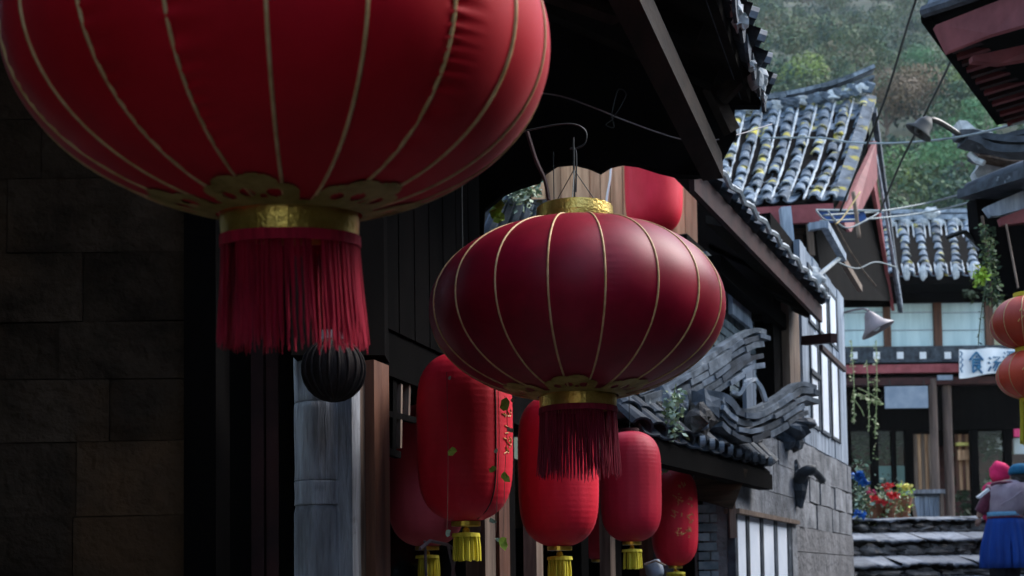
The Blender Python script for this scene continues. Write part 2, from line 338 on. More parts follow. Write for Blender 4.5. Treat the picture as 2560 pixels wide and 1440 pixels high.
# steps: sloping treads with rough risers
NOSE=[(1297,14.0),(1350,13.3),(1412,12.6),(1500,11.9),(1560,11.2)]; BACK=[None,1330,1388,1440,1530]
stp=D.objects.new('alley_steps',None); COL.objects.link(stp); stp.location=at(2280,1560,11.2); struct(stp)
def roughslab(a,b,c,d,th,nx=9,j=.009):    # a,b front edge; d,c back edge (z up), thick down
    m=MB(); vs=[]
    for k,(p,q) in enumerate(((a,b),(a.lerp(d,.25),b.lerp(c,.25)),(d,c))):
        for i in range(nx+1):
            v=p.lerp(q,i/nx); v=v+V((0,(rnd(-j,j)*2.2 if k==0 else 0),rnd(-j,j)*(1 if k<2 else .5))); vs.append(v)
    n=nx+1; low=[v-V((0,-.02,th+rnd(-.01,.01))) for v in vs[:n]]
    allv=vs+low; fs=[(r*n+i,r*n+i+1,(r+1)*n+i+1,(r+1)*n+i) for r in range(2) for i in range(nx)]+[(3*n+i,3*n+i+1,i+1,i) for i in range(nx)]
    return m.add(allv,fs)
XS=[2128,2205,2262,2330,2392,2455,2530,2640]
for i,(yf,Y) in enumerate(NOSE):
    z=at(2300,yf,Y).z
    Yb=NOSE[i-1][1] if i else 15.2
    zb=at(2300,BACK[i],Yb).z if i else z+.08
    sh=rnd(-12,12)
    for xa,xb in zip(XS,XS[1:]):
        xa+= (sh if xa!=XS[0] else -90); xb+=sh
        A=at(xa,yf,Y); B=at(xb-1.5,yf,Y); A.z=z+rnd(-.012,.012); B.z=A.z+rnd(-.01,.01)
        Cc=V((B.x,Yb+.02,zb)); Dd=V((A.x,Yb+.02,zb))
        roughslab(A,B,Cc,Dd,.015).build('step_stone',m_step,stp,smooth=True)
    if i<4:
        z2=at(2300,BACK[i+1],Y).z
    else: z2=z-.3
    x=at(2040,yf,Y).x; xe=at(2640,yf,Y).x
    while x<xe:
        wd=rnd(.16,.34); m=MB(); m.blob((x+wd/2,Y+.1,(z-.07+z2)/2-.005+rnd(-.02,.02)),1,0,.9,9,7,(wd*.56,.12,max(.05,(z-.05-z2)*.62)))
        m.build('riser_stone',m_riser,stp); x+=wd*.97
    m=MB(); m.box(at(2040,yf,Y).x,xe,Y+.12,Yb+.1,z2-.5,z-.08); m.build('step_core',m_riser,stp)
zt=at(2300,1297,14).z
m=MB(); m.prism([(2.5,15.15,zt+.075),(14,15.15,zt+.075),(14,60,zt+.6),(2.5,60,zt+.6)],(0,0,-.5)); struct(m.build('upper_pavement',m_cobble))
# ------------------------------------------------------------------ roof tile tools
def cover_mesh(name,L,r0,r1,mat,n=7,th=.014):
    m=MB(); vs=[]
    for (y,r) in ((0,r0),(L,r1)):
        for rr in (r,r-th):
            for k in range(n+1):
                t=PI*k/n; vs.append((rr*math.cos(t),y,rr*math.sin(t)*.85))
    n1=n+1; fs=[]
    for k in range(n):
        fs+=[(k,k+1,2*n1+k+1,2*n1+k),(n1+k+1,n1+k,3*n1+k,3*n1+k+1),(k+1,k,n1+k,n1+k+1),(2*n1+k,2*n1+k+1,3*n1+k+1,3*n1+k)]
    m.add(vs,fs); return m.mesh(name,mat,smooth=False)
def pan_mesh(name,L,w_,mat,n=5,th=.012,dp=.03):
    m=MB(); vs=[]
    for (y,) in ((0,),(L,)):
        for t_ in (0,-th):
            for k in range(n+1):
                u=k/n*2-1; vs.append((u*w_/2,y,dp*(u*u-1)+t_))
    n1=n+1; fs=[]
    for k in range(n):
        fs+=[(k,k+1,2*n1+k+1,2*n1+k)[::-1],(n1+k+1,n1+k,3*n1+k,3*n1+k+1)[::-1],(k+1,k,n1+k,n1+k+1)[::-1],(2*n1+k,2*n1+k+1,3*n1+k+1,3*n1+k)[::-1]]
    m.add(vs,fs); return m.mesh(name,mat)
def tile_roof(parent,EL,ER,RL,RR,ncol,nrow,mat,mortar=True,sag=.06,jit=.006,pans=True,covr=.36,mside=0.6,skip=0.0,coverthk=.014,mends=True):
    """tiles on the patch eave-left/right to ridge-left/right; every tile its own piece"""
    EL,ER,RL,RR=map(V,(EL,ER,RL,RR))
    def S(u,v):
        p=EL.lerp(ER,u).lerp(RL.lerp(RR,u),v); return p-V((0,0,sag*math.sin(PI*v)))
    W=(ER-EL).length/ncol; Lr=(RL-EL).length/nrow
    r=W*covr
    cm=cover_mesh('tile',Lr*1.18,r,r*.86,mat,th=coverthk); pm=pan_mesh('pan_tile',Lr*1.15,W*.8,mat)
    for c in range(ncol+1):
        mpts=[]
        for k in range(nrow):
            if random.random()<skip: continue
            u=c/ncol; v0=k/nrow; v1=(k+1)/nrow; o=S(u,v0); y=(S(u,v1)-o).normalized(); x=(ER-EL).normalized(); z=x.cross(y).normalized(); x=y.cross(z)
            if z.z<0: x=-x; z=-z
            a=rnd(-.1,.1); x2=(x+y*a).normalized(); y2=z.cross(x2)
            z2=(z+y2*.07).normalized(); y2=z2.cross(x2)
            inst('tile',cm,frame(o+z*(.012+rnd(0,jit))+x*rnd(-jit,jit),x2,y2,z2),parent)
            if pans and c<ncol:
                u2=(c+.5)/ncol; o2=S(u2,v0)
                inst('pan_tile',pm,frame(o2+z*(.02+rnd(0,jit)),x2,y2,z2),parent)
        if mortar and c<ncol:
            for sgn in ((1,) if mside<1 else (-1,1)):
                m=MB(); pts=[]
                for k in range(nrow*2+1):
                    v=k/(nrow*2); u=(c+sgn*covr*1.02/1)/ncol if sgn>0 else (c+1-covr*1.02)/ncol
                    pts.append(S(u,v)+V((0,0,.03+rnd(-.008,.008))))
                ws=[rnd(.012,.032) for _ in pts]; m.tube(pts,[w_*.62 for w_ in ws],5); m.build('mortar_joint',m_mortar,parent)
    return S,W
def ridge_bar(parent,pts,wd,ht,n,mat,name='ridge_course',gap=.012):
    pts=[V(p) for p in pts]; cum=[0]
    for a,b in zip(pts,pts[1:]): cum.append(cum[-1]+(b-a).length)
    def P_(s_):
        s_=max(0,min(cum[-1],s_))
        for i in range(len(pts)-1):
            if s_<=cum[i+1]: return pts[i].lerp(pts[i+1],(s_-cum[i])/max(1e-6,cum[i+1]-cum[i]))
        return pts[-1]
    for k in range(n):
        s0=-rnd(0,.1); back=rnd(0,.16)*k
        while s0<cum[-1]-back:
            L=rnd(.16,.3); a=max(0,s0); b=min(cum[-1],s0+L-.006); s0+=L
            if b-a<.04: continue
            j=V((0,rnd(-.012,.012),-k*(ht+gap)+rnd(-.007,.007))); j2=j+V((0,0,rnd(-.012,.012)))
            m=MB(); m.sweep([P_(a)+j,P_((a+b)/2)+(j+j2)/2,P_(b)+j2],wd*rnd(.85,1.15),ht*rnd(.75,1.1)); m.build(name,random.choice(mat) if isinstance(mat,list) else mat,parent)
# ------------------------------------------------------------------ near left house
nh=thing('timber_house',(-1.6,3.2,0),'dark house on the left whose deep black eave overhangs the two big round lanterns','house')
tN=math.tan(math.radians(25))
def nroof(Y,d,dz=0):                   # point on roof underside: d metres left of the eave
    p=NP.P(Y,zN); return V((p.x-d,p.y,p.z+d*tN+dz))
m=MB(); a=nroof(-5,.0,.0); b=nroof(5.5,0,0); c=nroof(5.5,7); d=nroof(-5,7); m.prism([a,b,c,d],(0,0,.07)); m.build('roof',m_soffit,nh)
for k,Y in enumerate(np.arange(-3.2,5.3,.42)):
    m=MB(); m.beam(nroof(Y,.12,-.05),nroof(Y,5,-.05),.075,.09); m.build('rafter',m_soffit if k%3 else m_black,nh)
e=at(1782,420,5.5); m=MB(); m.beam(e,V((e.x-NP.k*10.4,e.y-10.4,e.z)),.095,.11); m.build('eave_beam',m_beam,nh)
m=MB(); m.beam(at(1545,30,5.0),at(1290,-60,4.6),.07,.09); m.build('cross_beam',m_beam,nh)
m=MB(); m.beam(at(1800,250,5.3),at(1868,175,5.25),.05,.06); m.beam(at(1775,215,5.3),at(1830,330,5.35),.05,.06); m.build('bracket',m_beam,nh)
# scalloped gable board at the far end
sc=[(1905,262),(1838,262),(1836,300),(1842,335),(1822,375),(1790,432),(1745,438),(1700,436),(1650,424),(1600,408),(1560,403),(1530,410),(1505,426),(1475,413),(1435,403),(1395,407),(1368,425),(1352,448),(1300,464),(1262,480),(1240,500),(1213,520),(1208,600),(1150,640),(1060,640),(960,560),(900,400),(900,-60),(1500,-260),(1700,-200),(1790,-30)]
m=MB(); m.prism(ptsat(sc,5.47),(0,.06,0)); m.build('gable_board',m_black,nh)
# block wall facing the street
YW=3.25; xl,xr=at(-260,900,YW).x,at(466,900,YW).x; z=.2; zs=[]
while z<4.6:
    h=rnd(.15,.22); zs.append((z,h)); z+=h
for z,h in zs:
    x=xl
    while x<xr-.02:
        L=min(rnd(.3,.6),xr-x); 
        if xr-x-L<.2: L=xr-x
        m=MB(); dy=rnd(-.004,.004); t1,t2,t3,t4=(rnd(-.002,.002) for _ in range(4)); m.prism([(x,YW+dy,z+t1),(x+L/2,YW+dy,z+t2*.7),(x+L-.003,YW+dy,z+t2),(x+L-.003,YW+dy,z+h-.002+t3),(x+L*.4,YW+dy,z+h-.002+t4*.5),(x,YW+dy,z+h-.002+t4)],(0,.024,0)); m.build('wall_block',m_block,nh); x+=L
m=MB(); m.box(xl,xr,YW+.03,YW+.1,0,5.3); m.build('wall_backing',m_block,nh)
m=MB(); m.box(-2.3,-2.15,-5,YW+.1,0,6.2); m.build('light_block_wall',m_black,nh)  # unseen wall, added to block light from the left
# recess with dark door leaf and frame
x0,x1=at(466,900,YW).x,at(735,900,YW+.35).x
m=MB(); m.box(xr+.004,xr+.09,YW-.04,YW+.12,0,5.2); m.build('door_post',m_black,nh)
for k in range(3):
    m=MB(); xa=xr+.1+k*(x1-xr-.1)/3; m.box(xa,xa+(x1-xr-.1)/3-.006,YW+.35+.01*(k%2),YW+.4,0,5.2); m.build('door_plank',m_maroon if k<2 else m_black,nh)
# grey weathered post, built of three stacked drums with seams
gp=thing('wooden_post',at(803,1440,3.55)-V((0,0,1.2)),'pale blue grey weathered post with cracks at the corner of the shop front','post')
cx=at(803,1200,3.55); zc=[.2,at(800,1265,3.55).z,at(800,1205,3.55).z,at(800,1010,3.55).z,at(800,835,3.55).z]
for i,(za,zb) in enumerate(zip(zc,zc[1:])):
    m=MB(); r0=.079; pr=[]
    for k in range(9):
        t=k/8; pr.append((r0+.001*math.sin(9*t+i)-(.004 if k in(0,8) else 0),za+(zb-za)*(0,.015,.1,.3,.5,.7,.9,.985,1)[k]))
    mm=MB(); mm.lathe(pr,22,(cx.x,cx.y,0),caps=True)
    mm.v=[(x+.006*mnoise.noise(V((x*9,y*9,z*2))),y,z) for x,y,z in mm.v]
    mm.build('post_section',m_greypost,gp,smooth=True)
# hanging dark round basket in front of the post
c=at(834,925,3.3); bk=thing('hanging_basket',(c.x,c.y,c.z),'dark round ribbed cane ball hanging below the fringe of the biggest lantern','basket')
m=MB(); R_=.086; pr=[(max(.004,R_*math.sin(t)),-R_*math.cos(t)) for t in np.linspace(.03,PI-.03,13)]; m.lathe(pr,28,c); m.build('ball',m_basket,bk,smooth=True)
for k in range(20):
    a=k*2*PI/20; m=MB(); m.tube([c+V((R_*1.01*math.sin(t)*math.cos(a),R_*1.01*math.sin(t)*math.sin(a),-R_*math.cos(t))) for t in np.linspace(.1,PI-.1,12)],.0045,5); m.build('cane',m_basket,bk,smooth=True)
m=MB(); m.tube([c+V((0,0,R_)),c+V((0,0,1.2))],.003,5); m.build('cord',m_wiredark,bk)
# ------------------------------------------------------------------ shop front
sf=thing('shop_front',SF.P(4,.3),'glazed timber shop front behind the row of long red lanterns','shop front')
def sfpost(pa,pb,mat,dep=.07,z0=0,z1=2.62,off=0,name='post'):
    A=SF.hit(pa,1300); B=SF.hit(pb,1300); m=MB(); m.obox(V((A.x,A.y,z0))+SF.n*off,(B-A)*V((1,1,0)).length/ V((1,1,0)).length if False else V((B.x-A.x,B.y-A.y,0)),-SF.n*dep,(0,0,z1-z0)); return m.build(name,mat,sf)
sfpost(872,893,m_greypost,.08,0,2.27,.012); sfpost(893.5,914,m_brownpost,.08,0,2.27,0)
sfpost(915,953,m_redpost,.1,0,2.27,.03); sfpost(955,975,m_black,.08,0,2.27,0)
sfpost(1206,1232,m_brownpost,.08,0,2.6,.01); sfpost(1236,1262,m_redpost,.08,0,2.6,.02); sfpost(1266,1288,m_black,.08,0,2.6)
sfpost(1340,1356,m_brownpost,.06,0,2.35,0); sfpost(1452,1470,m_black,.08,0,2.3,0)
sfpost(1520,1532,m_brownpost,.06,0,2.3,.01); sfpost(1536,1552,m_black,.08,0,2.3,.0); sfpost(1620,1632,m_redpost,.06,0,2.2)
Ya,Yb_=SF.Yof(975),SF.Yof(1690)
zl=SF.hit(990,945).z
m=MB(); m.obox(at(728,888,3.4),at(962,888,SF.Yof(930))-at(728,888,3.4)+V((0,0,0)),(0,.16,0),(0,0,1.9)); m.build('head_board',m_black,sf)
m=MB(); A=SF.P(SF.Yof(958),zl); B=SF.P(6.2,zl); m.obox(A,B-A,-SF.n*.1,(0,0,.14)); m.build('lintel',m_black,sf)
Yend=SF.Yof(1205)
for k in range(7):
    Y0=SF.Yof(955)+(Yend-SF.Yof(955))*k/7; Y1=SF.Yof(955)+(Yend-SF.Yof(955))*(k+1)/7
    m=MB(); A=SF.P(Y0,zl+.145,.01); B=SF.P(Y1-.008,zl+.145,.01); m.obox(A,B-A,-SF.n*(.04+.01*(k%2)),(0,0,2.1)); m.build('transom_board',m_black,sf)
def pane(pa,pb,z0,z1):
    A=SF.P(SF.Yof(pa),z0,-.75); B=SF.P(SF.Yof(pb)+.3,z0,-.75); m=MB(); m.obox(A,B-A,-SF.n*.005,(0,0,z1-z0)); m.build('pane',m_glass,sf)
for pa,pb in ((976,1205),(1289,1339),(1357,1451),(1471,1519),(1553,1619)): pane(pa,pb,.5,zl if pb<1300 else 2.35)
# lattice at the window head
def sfbar(pa,ya,pb,yb,w_,mat=m_black):
    A=SF.hit(pa,ya)-SF.n*.02; B=SF.hit(pb,yb)-SF.n*.02; m=MB(); m.beam(A,B,.02,w_); m.build('lattice_bar',mat,sf)
sfbar(995,940,993,1135,.03); sfbar(955,1028,1050,1050,.02); sfbar(958,1120,1010,1137,.022); sfbar(1012,960,1010,1120,.014,m_brownpost); sfbar(1075,950,1073,1060,.02)
sfbar(1032,950,1030,1050,.014,m_brownpost)
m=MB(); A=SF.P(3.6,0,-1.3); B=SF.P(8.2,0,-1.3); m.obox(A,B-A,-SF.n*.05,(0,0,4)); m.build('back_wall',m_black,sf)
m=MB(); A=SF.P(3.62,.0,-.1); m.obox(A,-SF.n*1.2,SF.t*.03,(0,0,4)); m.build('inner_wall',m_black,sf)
m=MB(); A=SF.P(3.7,.9,-.5); B=SF.P(5.4,.9,-.5); m.obox(A,B-A,-SF.n*.4,(0,0,.04)); m.build('counter',m_brownpost,sf)
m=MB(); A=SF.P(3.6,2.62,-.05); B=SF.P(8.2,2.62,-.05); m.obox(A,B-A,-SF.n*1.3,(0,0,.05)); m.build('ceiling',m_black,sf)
st=thing('reflected_stool',at(1085,1440,4.7)-V((0,0,.6)),'thin wire stool added for the pale reflections low in the shop window','stool')  # wire frame added in place of furniture reflections in the glass
for (p,q) in (((1062,1352),(1068,1500)),((1120,1362),(1150,1500)),((1140,1380),(1120,1500))):
    m=MB(); m.tube([at(*p,4.7),at(*q,4.75)],.006,6); m.build('leg',m_enamel,st)
m=MB(); m.tube([at(1050,1372,4.6),at(1075,1352,4.7),at(1120,1362,4.8),at(1150,1385,4.7)],.007,6); m.build('seat_rim',m_enamel,st)
# ------------------------------------------------------------------ lanterns
def palace_lantern(name,c,R_,label,offdeg,body,fringe_mat,bulge=.62,fr_len=.18,pucker=1.0,tilt=0,cr=.26,seed=1,n_r=20):
    random.seed(seed)
    t=thing(name,c,label,'lantern'); H=R_*bulge; nz=150; na=n_r*14
    rc=R_*cr; zc=H*math.sqrt(1-(cr*.98)**2.3)
    def rad(zz):       # flattened super-ellipse profile
        u=min(1,abs(zz)/H); return R_*max(0,1-u**2.1)**(1/2.05)
    # ring heights from rim to rim
    zr=H*(1-(cr+.02)**2.05)**(1/2.1)
    m=MB(); vs=[]
    for i in range(nz+1):
        th=-1+2*i/nz; zz=zr*math.sin(th*PI/2)
        for k in range(na):
            a=2*PI*k/na+math.radians(offdeg); g=(k%14)/14; rr=rad(zz)
            rr*=1-.010*(1-math.sin(PI*g)) if True else 1
            dist=min(g,1-g); seam=k//14
            amp=pucker*.0042*math.exp(-((g if g<.5 else 9)*14/2.6))*(1 if (zz<.35*H) else .4)*(max(0,math.sin(seam*2.3+1.2))**1.5)
            rr+=amp*math.sin(zz*330+seam+4*math.sin(zz*40+seam))
            vs.append(V(c)+V((rr*math.cos(a),rr*math.sin(a),zz)))
    fs=[(i*na+k,i*na+(k+1)%na,(i+1)*na+(k+1)%na,(i+1)*na+k) for i in range(nz) for k in range(na)]
    m.add(vs,fs); m.build('body',body,t,smooth=True)
    for s_ in range(n_r):
        a=2*PI*s_/n_r+math.radians(offdeg); m=MB(); pts=[]
        for i in range(41):
            zz=zr*math.sin((-1+2*i/40)*PI/2); rr=rad(zz)*.99+.001; pts.append(V(c)+V((rr*math.cos(a),rr*math.sin(a),zz)))
        m.tube(pts,.0028,6,caps=True); m.build('rib',m_goldrib,t,smooth=True)
    # gold cloud trim hugging the lower body
    m=MB(); NA,NV=720,26; tops=[]
    def inside(u,v):         # u angle fraction within one motif 0..1, v 0 (collar)..1
        if v<.16: return True
        x=(u-.5)*2
        def ci(cx,cy,r): return ((x-cx)/1)**2+((v-cy)/.95)**2<r*r
        on= ci(-.52,.42,.3) or ci(-.18,.6,.32) or ci(.2,.62,.33) or ci(.55,.4,.3) or (v<.34 and abs(x)<.86)
        hole= ci(-.45,.36,.12) or ci(-.05,.42,.13) or ci(.42,.4,.14) or ci(.2,.3,.07)
        return on and not hole
    depth=.078*R_/.4
    cells=[]
    for i in range(NV):
        for k in range(NA):
            u=(k/NA*6+.17)%1.0; v=i/NV
            if inside(u,v): cells.append((i,k))
    vid={}
    def gv(i,k):
        k%=NA
        if (i,k) not in vid:
            a=2*PI*k/NA; r_=rc+.004+depth*i/NV*1.35; r_=min(r_,R_*.97); zz=-H*(1-(r_/R_)**2.05)**(1/2.1); vid[(i,k)]=len(vl); vl.append(V(c)+V(((r_+.002)*math.cos(a),(r_+.002)*math.sin(a),zz-.0022)))
        return vid[(i,k)]
    vl=[]; fl=[(gv(i,k),gv(i,k+1),gv(i+1,k+1),gv(i+1,k)) for i,k in cells]
    m.add(vl,fl); m.build('gold_trim',m_goldtrim,t,smooth=True)
    for s_ in (-1,1):
        z0=s_*(zr-.004); z1=s_*(zr+(.034 if s_<0 else .05)); m=MB(); rr=rc if s_<0 else rc*1.0
        m.lathe([(rr-.004,z0),(rr,z0),(rr+.001,(z0+z1)/2),(rr,z1),(rr-.004,z1),(rr-.004,z0)],44,c); m.build('gold_collar',m_goldfoil,t,smooth=False)
    m=MB(); m.lathe([(rc-.002,-zr-.034),(rc+.0025,-zr-.034),(rc+.003,-zr-.05),(rc-.002,-zr-.05)],44,c); m.build('fringe_band',fringe_mat,t)
    m=MB(); zt_=-zr-.045; ns=330
    gaps=[random.random()*2*PI for _ in range(9)]
    for k in range(ns):
        a=2*PI*k/ns+rnd(-.02,.02); g=min(abs((a-q+PI)%(2*PI)-PI) for q in gaps)
        if g<.075 and random.random()<.9: continue
        L=fr_len*rnd(.9,1.0)*(1.04 if random.random()<.1 else 1); cl=round(a*11)/11; fl_=rnd(.0,.010); rr=rc-rnd(0,.007); pts=[]
        for j in range(5):
            q=j/4; aa=a+(cl-a)*.85*q+rnd(-.02,.02)*q; r2=rr+fl_*q**1.5+.004*q; pts.append(V(c)+V((r2*math.cos(aa),r2*math.sin(aa),zt_-L*q)))
        m.tube(pts,[.0018,.0019,.0019,.0017,.0007],3,caps=False)
    stuff(m.build('fringe',fringe_mat,t))
    m=MB(); m.tube([V(c)+V((0,0,zr)),V(c)+V((0,0,zr+.25))],.003,6); 
    for k in range(3):
        a=k*2*PI/3+.4; m.tube([V(c)+V((rc*math.cos(a),rc*math.sin(a),zr+.03)),V(c)+V((0,0,zr+.16))],.0015,4)
    m.build('hanger',m_wiredark,t)
    if tilt: t.rotation_euler=(tilt,0,0)
    return t,zr
c1=at(712,128,1.77); palace_lantern('palace_lantern',c1,.400,'biggest round crimson lantern at top left with gold ribs and fringe',-100.9,m_redsatin,m_fringe,bulge=.625,n_r=20,fr_len=.163,tilt=math.radians(8.5),seed=3)
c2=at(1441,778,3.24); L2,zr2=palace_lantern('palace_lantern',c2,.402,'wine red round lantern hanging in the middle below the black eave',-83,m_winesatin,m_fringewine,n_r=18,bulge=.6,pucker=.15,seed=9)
# hook above second lantern
hk=thing('wire_hook',at(1440,350,3.3),'small bent wire hook above the wine red round lantern','hook')
def catmull(P,n=8):
    P=[V(p) for p in P]; out=[]
    for i in range(len(P)-1):
        p0,p1,p2,p3=P[max(i-1,0)],P[i],P[i+1],P[min(i+2,len(P)-1)]
        for k in range(n):
            t=k/n; out.append(.5*((2*p1)+(-p0+p2)*t+(2*p0-5*p1+4*p2-p3)*t*t+(-p0+3*p1-3*p2+p3)*t**3))
    out.append(P[-1]); return out
m=MB(); m.tube(catmull(ptsat([(1300,330),(1390,312),(1440,312),(1465,330),(1462,358),(1438,372),(1425,372),(1440,380),(1440,480)],3.3)),.0025,6); m.build('wire',m_bronze,hk)
m=MB(); m.tube(catmull(ptsat([(1318,330),(1340,400),(1362,450),(1372,500)],3.28)),.006,6); m.build('red_cord',m_maroon,hk)
def melon_lantern(c,R_,H,body,label,tassel=True,ribs=18,grp='long red lanterns hung along the shop front',ink=False,seam=False,tl=.085,rot=0,tw=.036):
    """long lantern: c centre, R radius, H half height"""
    t=thing('long_lantern',c,label,'lantern',grp); na=96; nz=110; vs=[]; C_=V(c)
    def rad(u): return R_*(1-abs(u)**4.6)**(1/2.1)*(1-.03*(1-u)*.5)
    for i in range(nz+1):
        u=math.sin((-1+2*i/nz)*PI/2*.985)
        for k in range(na):
            a=2*PI*k/na+rot; rr=rad(u)*(1-.006*abs(math.sin(a*ribs/2)))*(1+.003*math.sin(u*H*2*PI/.02))
            vs.append(C_+V((rr*math.cos(a),rr*math.sin(a),u*H)))
    m=MB(); m.add(vs,[(i*na+k,i*na+(k+1)%na,(i+1)*na+(k+1)%na,(i+1)*na+k) for i in range(nz) for k in range(na)]); m.build('body',body,t,smooth=True)
    if seam:
        a=seam; m=MB(); m.tube([C_+V((rad(u)*1.002*math.cos(a),rad(u)*1.002*math.sin(a),u*H)) for u in np.linspace(-.97,.97,24)],.0022,5); m.build('seam',m_maroon,t)
    for s_ in (1,-1):
        m=MB(); m.lathe([(.002,s_*H*.995),(R_*.3,s_*H*.99),(R_*.3,s_*(H*1.0+.012)),(.002,s_*(H+.012))],24,C_); m.build('cap',m_goldbead if s_<0 else m_maroon,t)
    m=MB(); m.tube([C_+V((0,0,H)),C_+V((0,0,H+.9))],.002,5); m.build('cord',m_wiredark,t)
    if tassel:
        m=MB(); m.blob(C_+V((0,0,-H-.026)),.012,0,.02,10,8); m.build('bead',m_goldbead,t,smooth=True)
        m=MB(); z0=-H-.036
        for k in range(70):
            a=rnd(0,2*PI); q=rnd(.2,1); x,y=tw*q*math.cos(a),tw*q*math.sin(a)
            m.tube([C_+V((x*.9,y*.9,z0)),C_+V((x,y,z0-tl*.42)),C_+V((x*1.02,y*1.02,z0-tl*rnd(.8,.86)))],.0032,4)
        m.lathe([(.003,z0+.006),(tw*.95,z0+.002),(tw,z0-.01)],16,C_); stuff(m.build('tassel',m_yellow,t))
    if ink:
        for (u0,a0,kk) in ink:
            m=MB()
            for s_ in range(kk):
                aa=a0+rnd(-.16,.16); uu=u0+rnd(-.09,.09); da,du=rnd(-.12,.12),rnd(-.08,.08)
                pts=[]
                for j in range(5):
                    q=j/4; a=aa+da*q+.05*math.sin(q*5); u=max(-.95,min(.95,uu+du*q)); r_=rad(u)*1.004; pts.append(C_+V((r_*math.cos(a),r_*math.sin(a),u*H)))
                m.tube(pts,.0018,4)
            m.build('gold_writing',m_goldink,t)
    return t
random.seed(21)
AF=-PI/2   # side that faces the camera
def cyl(px,yt,yb,Y): 
    a=at(px,yt,Y); b=at(px,yb,Y); return (a+b)/2,(a-b).length/2
c,h=cyl(1162,880,1306,3.75); melon_lantern(c,.153,h,m_redpaper,'largest long red lantern, left one in the row, with creeper leaves dangling over it',seam=AF+.72,ink=[(.2,AF+1.15,5),(-.15,AF+1.1,6),(.0,AF+1.2,4)],tl=.1,tw=.045)
c,h=cyl(1396,985,1368,4.35); melon_lantern(c,.149,h,m_redpaper,'long red lantern seen through the fringe of the wine red round lantern',tl=.1,tw=.047)
c,h=cyl(1577,1078,1356,5.8); melon_lantern(c,.151,h,m_plumpaper,'smooth plum red long lantern, third along the shop front',tl=.11,tw=.05)
c,h=cyl(1686,1172,1416,7.2); melon_lantern(c,.143,h,m_redpaper,'small far long lantern with faded gold writing, last one in the row',ink=[(.62,AF+.2,8),(.35,AF+.1,9),(.3,AF+.6,9),(-.05,AF+.6,9),(-.3,AF+.1,9),(-.35,AF+.5,9),(.05,AF+.0,7)],tl=.12,tw=.06)
c,h=cyl(1634,330,588,8.2); melon_lantern(c,.204,h,m_redpaper,'bright red long lantern high up in front of the brown plank gable',tassel=False,ribs=10,grp=None)
c,h=cyl(1066,1010,1368,4.95); melon_lantern(c,.165,h,m_reflectpaper,'added red lantern standing in for a glass reflection left of the largest long lantern',grp=None,tl=.12,tw=.05)  # solid lantern added in place of a reflection in the glass
c,h=cyl(1494,1130,1400,7.0); melon_lantern(c,.14,h,m_plumpaper,'dark plum lantern added as a reflection in the shop glass behind the middle lanterns',grp=None,tassel=False)  # dark reflection, built as one more lantern
# creeper strands over the first long lantern
cr=thing('creeper',at(1250,960,3.45),'thin creeper with small lime green leaves dangling in front of the largest long lantern','creeper')
for pts in ([(1245,960),(1248,1100),(1244,1200),(1240,1330)],[(1117,930),(1120,1130),(1118,1340)],[(1262,990),(1268,1060),(1262,1190),(1258,1370)]):
    m=MB(); m.tube(catmull(ptsat(pts,3.45)),.0008,4); m.build('stem',m_brownpost,cr)
def bigleaf(px,py,Y,s,parent,mat=None,ang=0):
    p=at(px,py,Y); m=MB(); n=8; vs=[p]; 
    for k in range(n):
        a=2*PI*k/n+ang; r_=s*rnd(.75,1.0)*(1.4 if k==0 else 1)*(.7 if k in(2,6) else 1); vs.append(p+V((r_*math.cos(a),rnd(-.3,.3)*s,r_*math.sin(a))))
    m.add(vs,[(0,1+k,1+(k+1)%n) for k in range(n)]); m.build('leaf',mat or m_leafbright,parent)
for (x,y,s) in ((1262,1012,.021),(1275,1075,.010),(1131,1128,.014),(1232,1172,.012),(1262,1192,.016),(1258,1357,.018),(1247,1350,.009),(1120,1332,.011),(1230,1302,.010),(1240,1128,.007),(1283,1000,.009),(1124,945,.006)):
    bigleaf(x,y,3.44,s,cr,m_leafbright if s>.011 else m_leafpale,rnd(0,6))
# right hand lantern pair
def pumpkin(px,py,Y,R_,label):
    c=at(px,py,Y); t=thing('small_round_lantern',c,label,'lantern','orange red lanterns stacked at the right edge'); m=MB(); na,nz=96,24; vs=[]
    for i in range(nz+1):
        th=PI*(.1+.8*i/nz); 
        for k in range(na):
            a=2*PI*k/na; rr=R_*math.sin(th)*(1-.03*abs(math.sin(a*6))); vs.append(c+V((rr*math.cos(a),rr*math.sin(a),-R_*.78*math.cos(th))))
    m.add(vs,[(i*na+k,i*na+(k+1)%na,(i+1)*na+(k+1)%na,(i+1)*na+k) for i in range(nz) for k in range(na)]); m.build('body',m_orange,t,smooth=True)
    for k in range(12):
        a=2*PI*k/12; m=MB(); m.tube([c+V((R_*1.0*math.sin(th)*math.cos(a),R_*math.sin(th)*math.sin(a),-R_*.78*math.cos(th))) for th in np.linspace(.1*PI,.9*PI,16)],.0022,5); m.build('rib',m_goldrib,t,smooth=True)
    for s_ in (1,-1):
        m=MB(); m.lathe([(.002,s_*R_*.73),(R_*.34,s_*R_*.74),(R_*.34,s_*R_*.86),(.002,s_*R_*.86)],24,c); m.build('cap',m_yellow,t)
    m=MB()
    for k in range(14):
        a=-2.2+k*.05; u=rnd(-.2,.35); m.tube([c+V((R_*1.004*math.cos(a)*math.cos(u),R_*1.004*math.sin(a)*math.cos(u),R_*.78*math.sin(u))),c+V((R_*1.004*math.cos(a+.05)*math.cos(u+.1),R_*1.004*math.sin(a+.05)*math.cos(u+.1),R_*.78*math.sin(u+.1)))],.0025,4)
    m.build('gold_writing',m_goldink,t)
    return t,c
pumpkin(2566,806,5.6,.162,'upper orange red ribbed lantern at the right edge under a yellow cap')
pumpkin(2576,936,5.6,.152,'lower orange red ribbed lantern at the right edge hanging below the first')
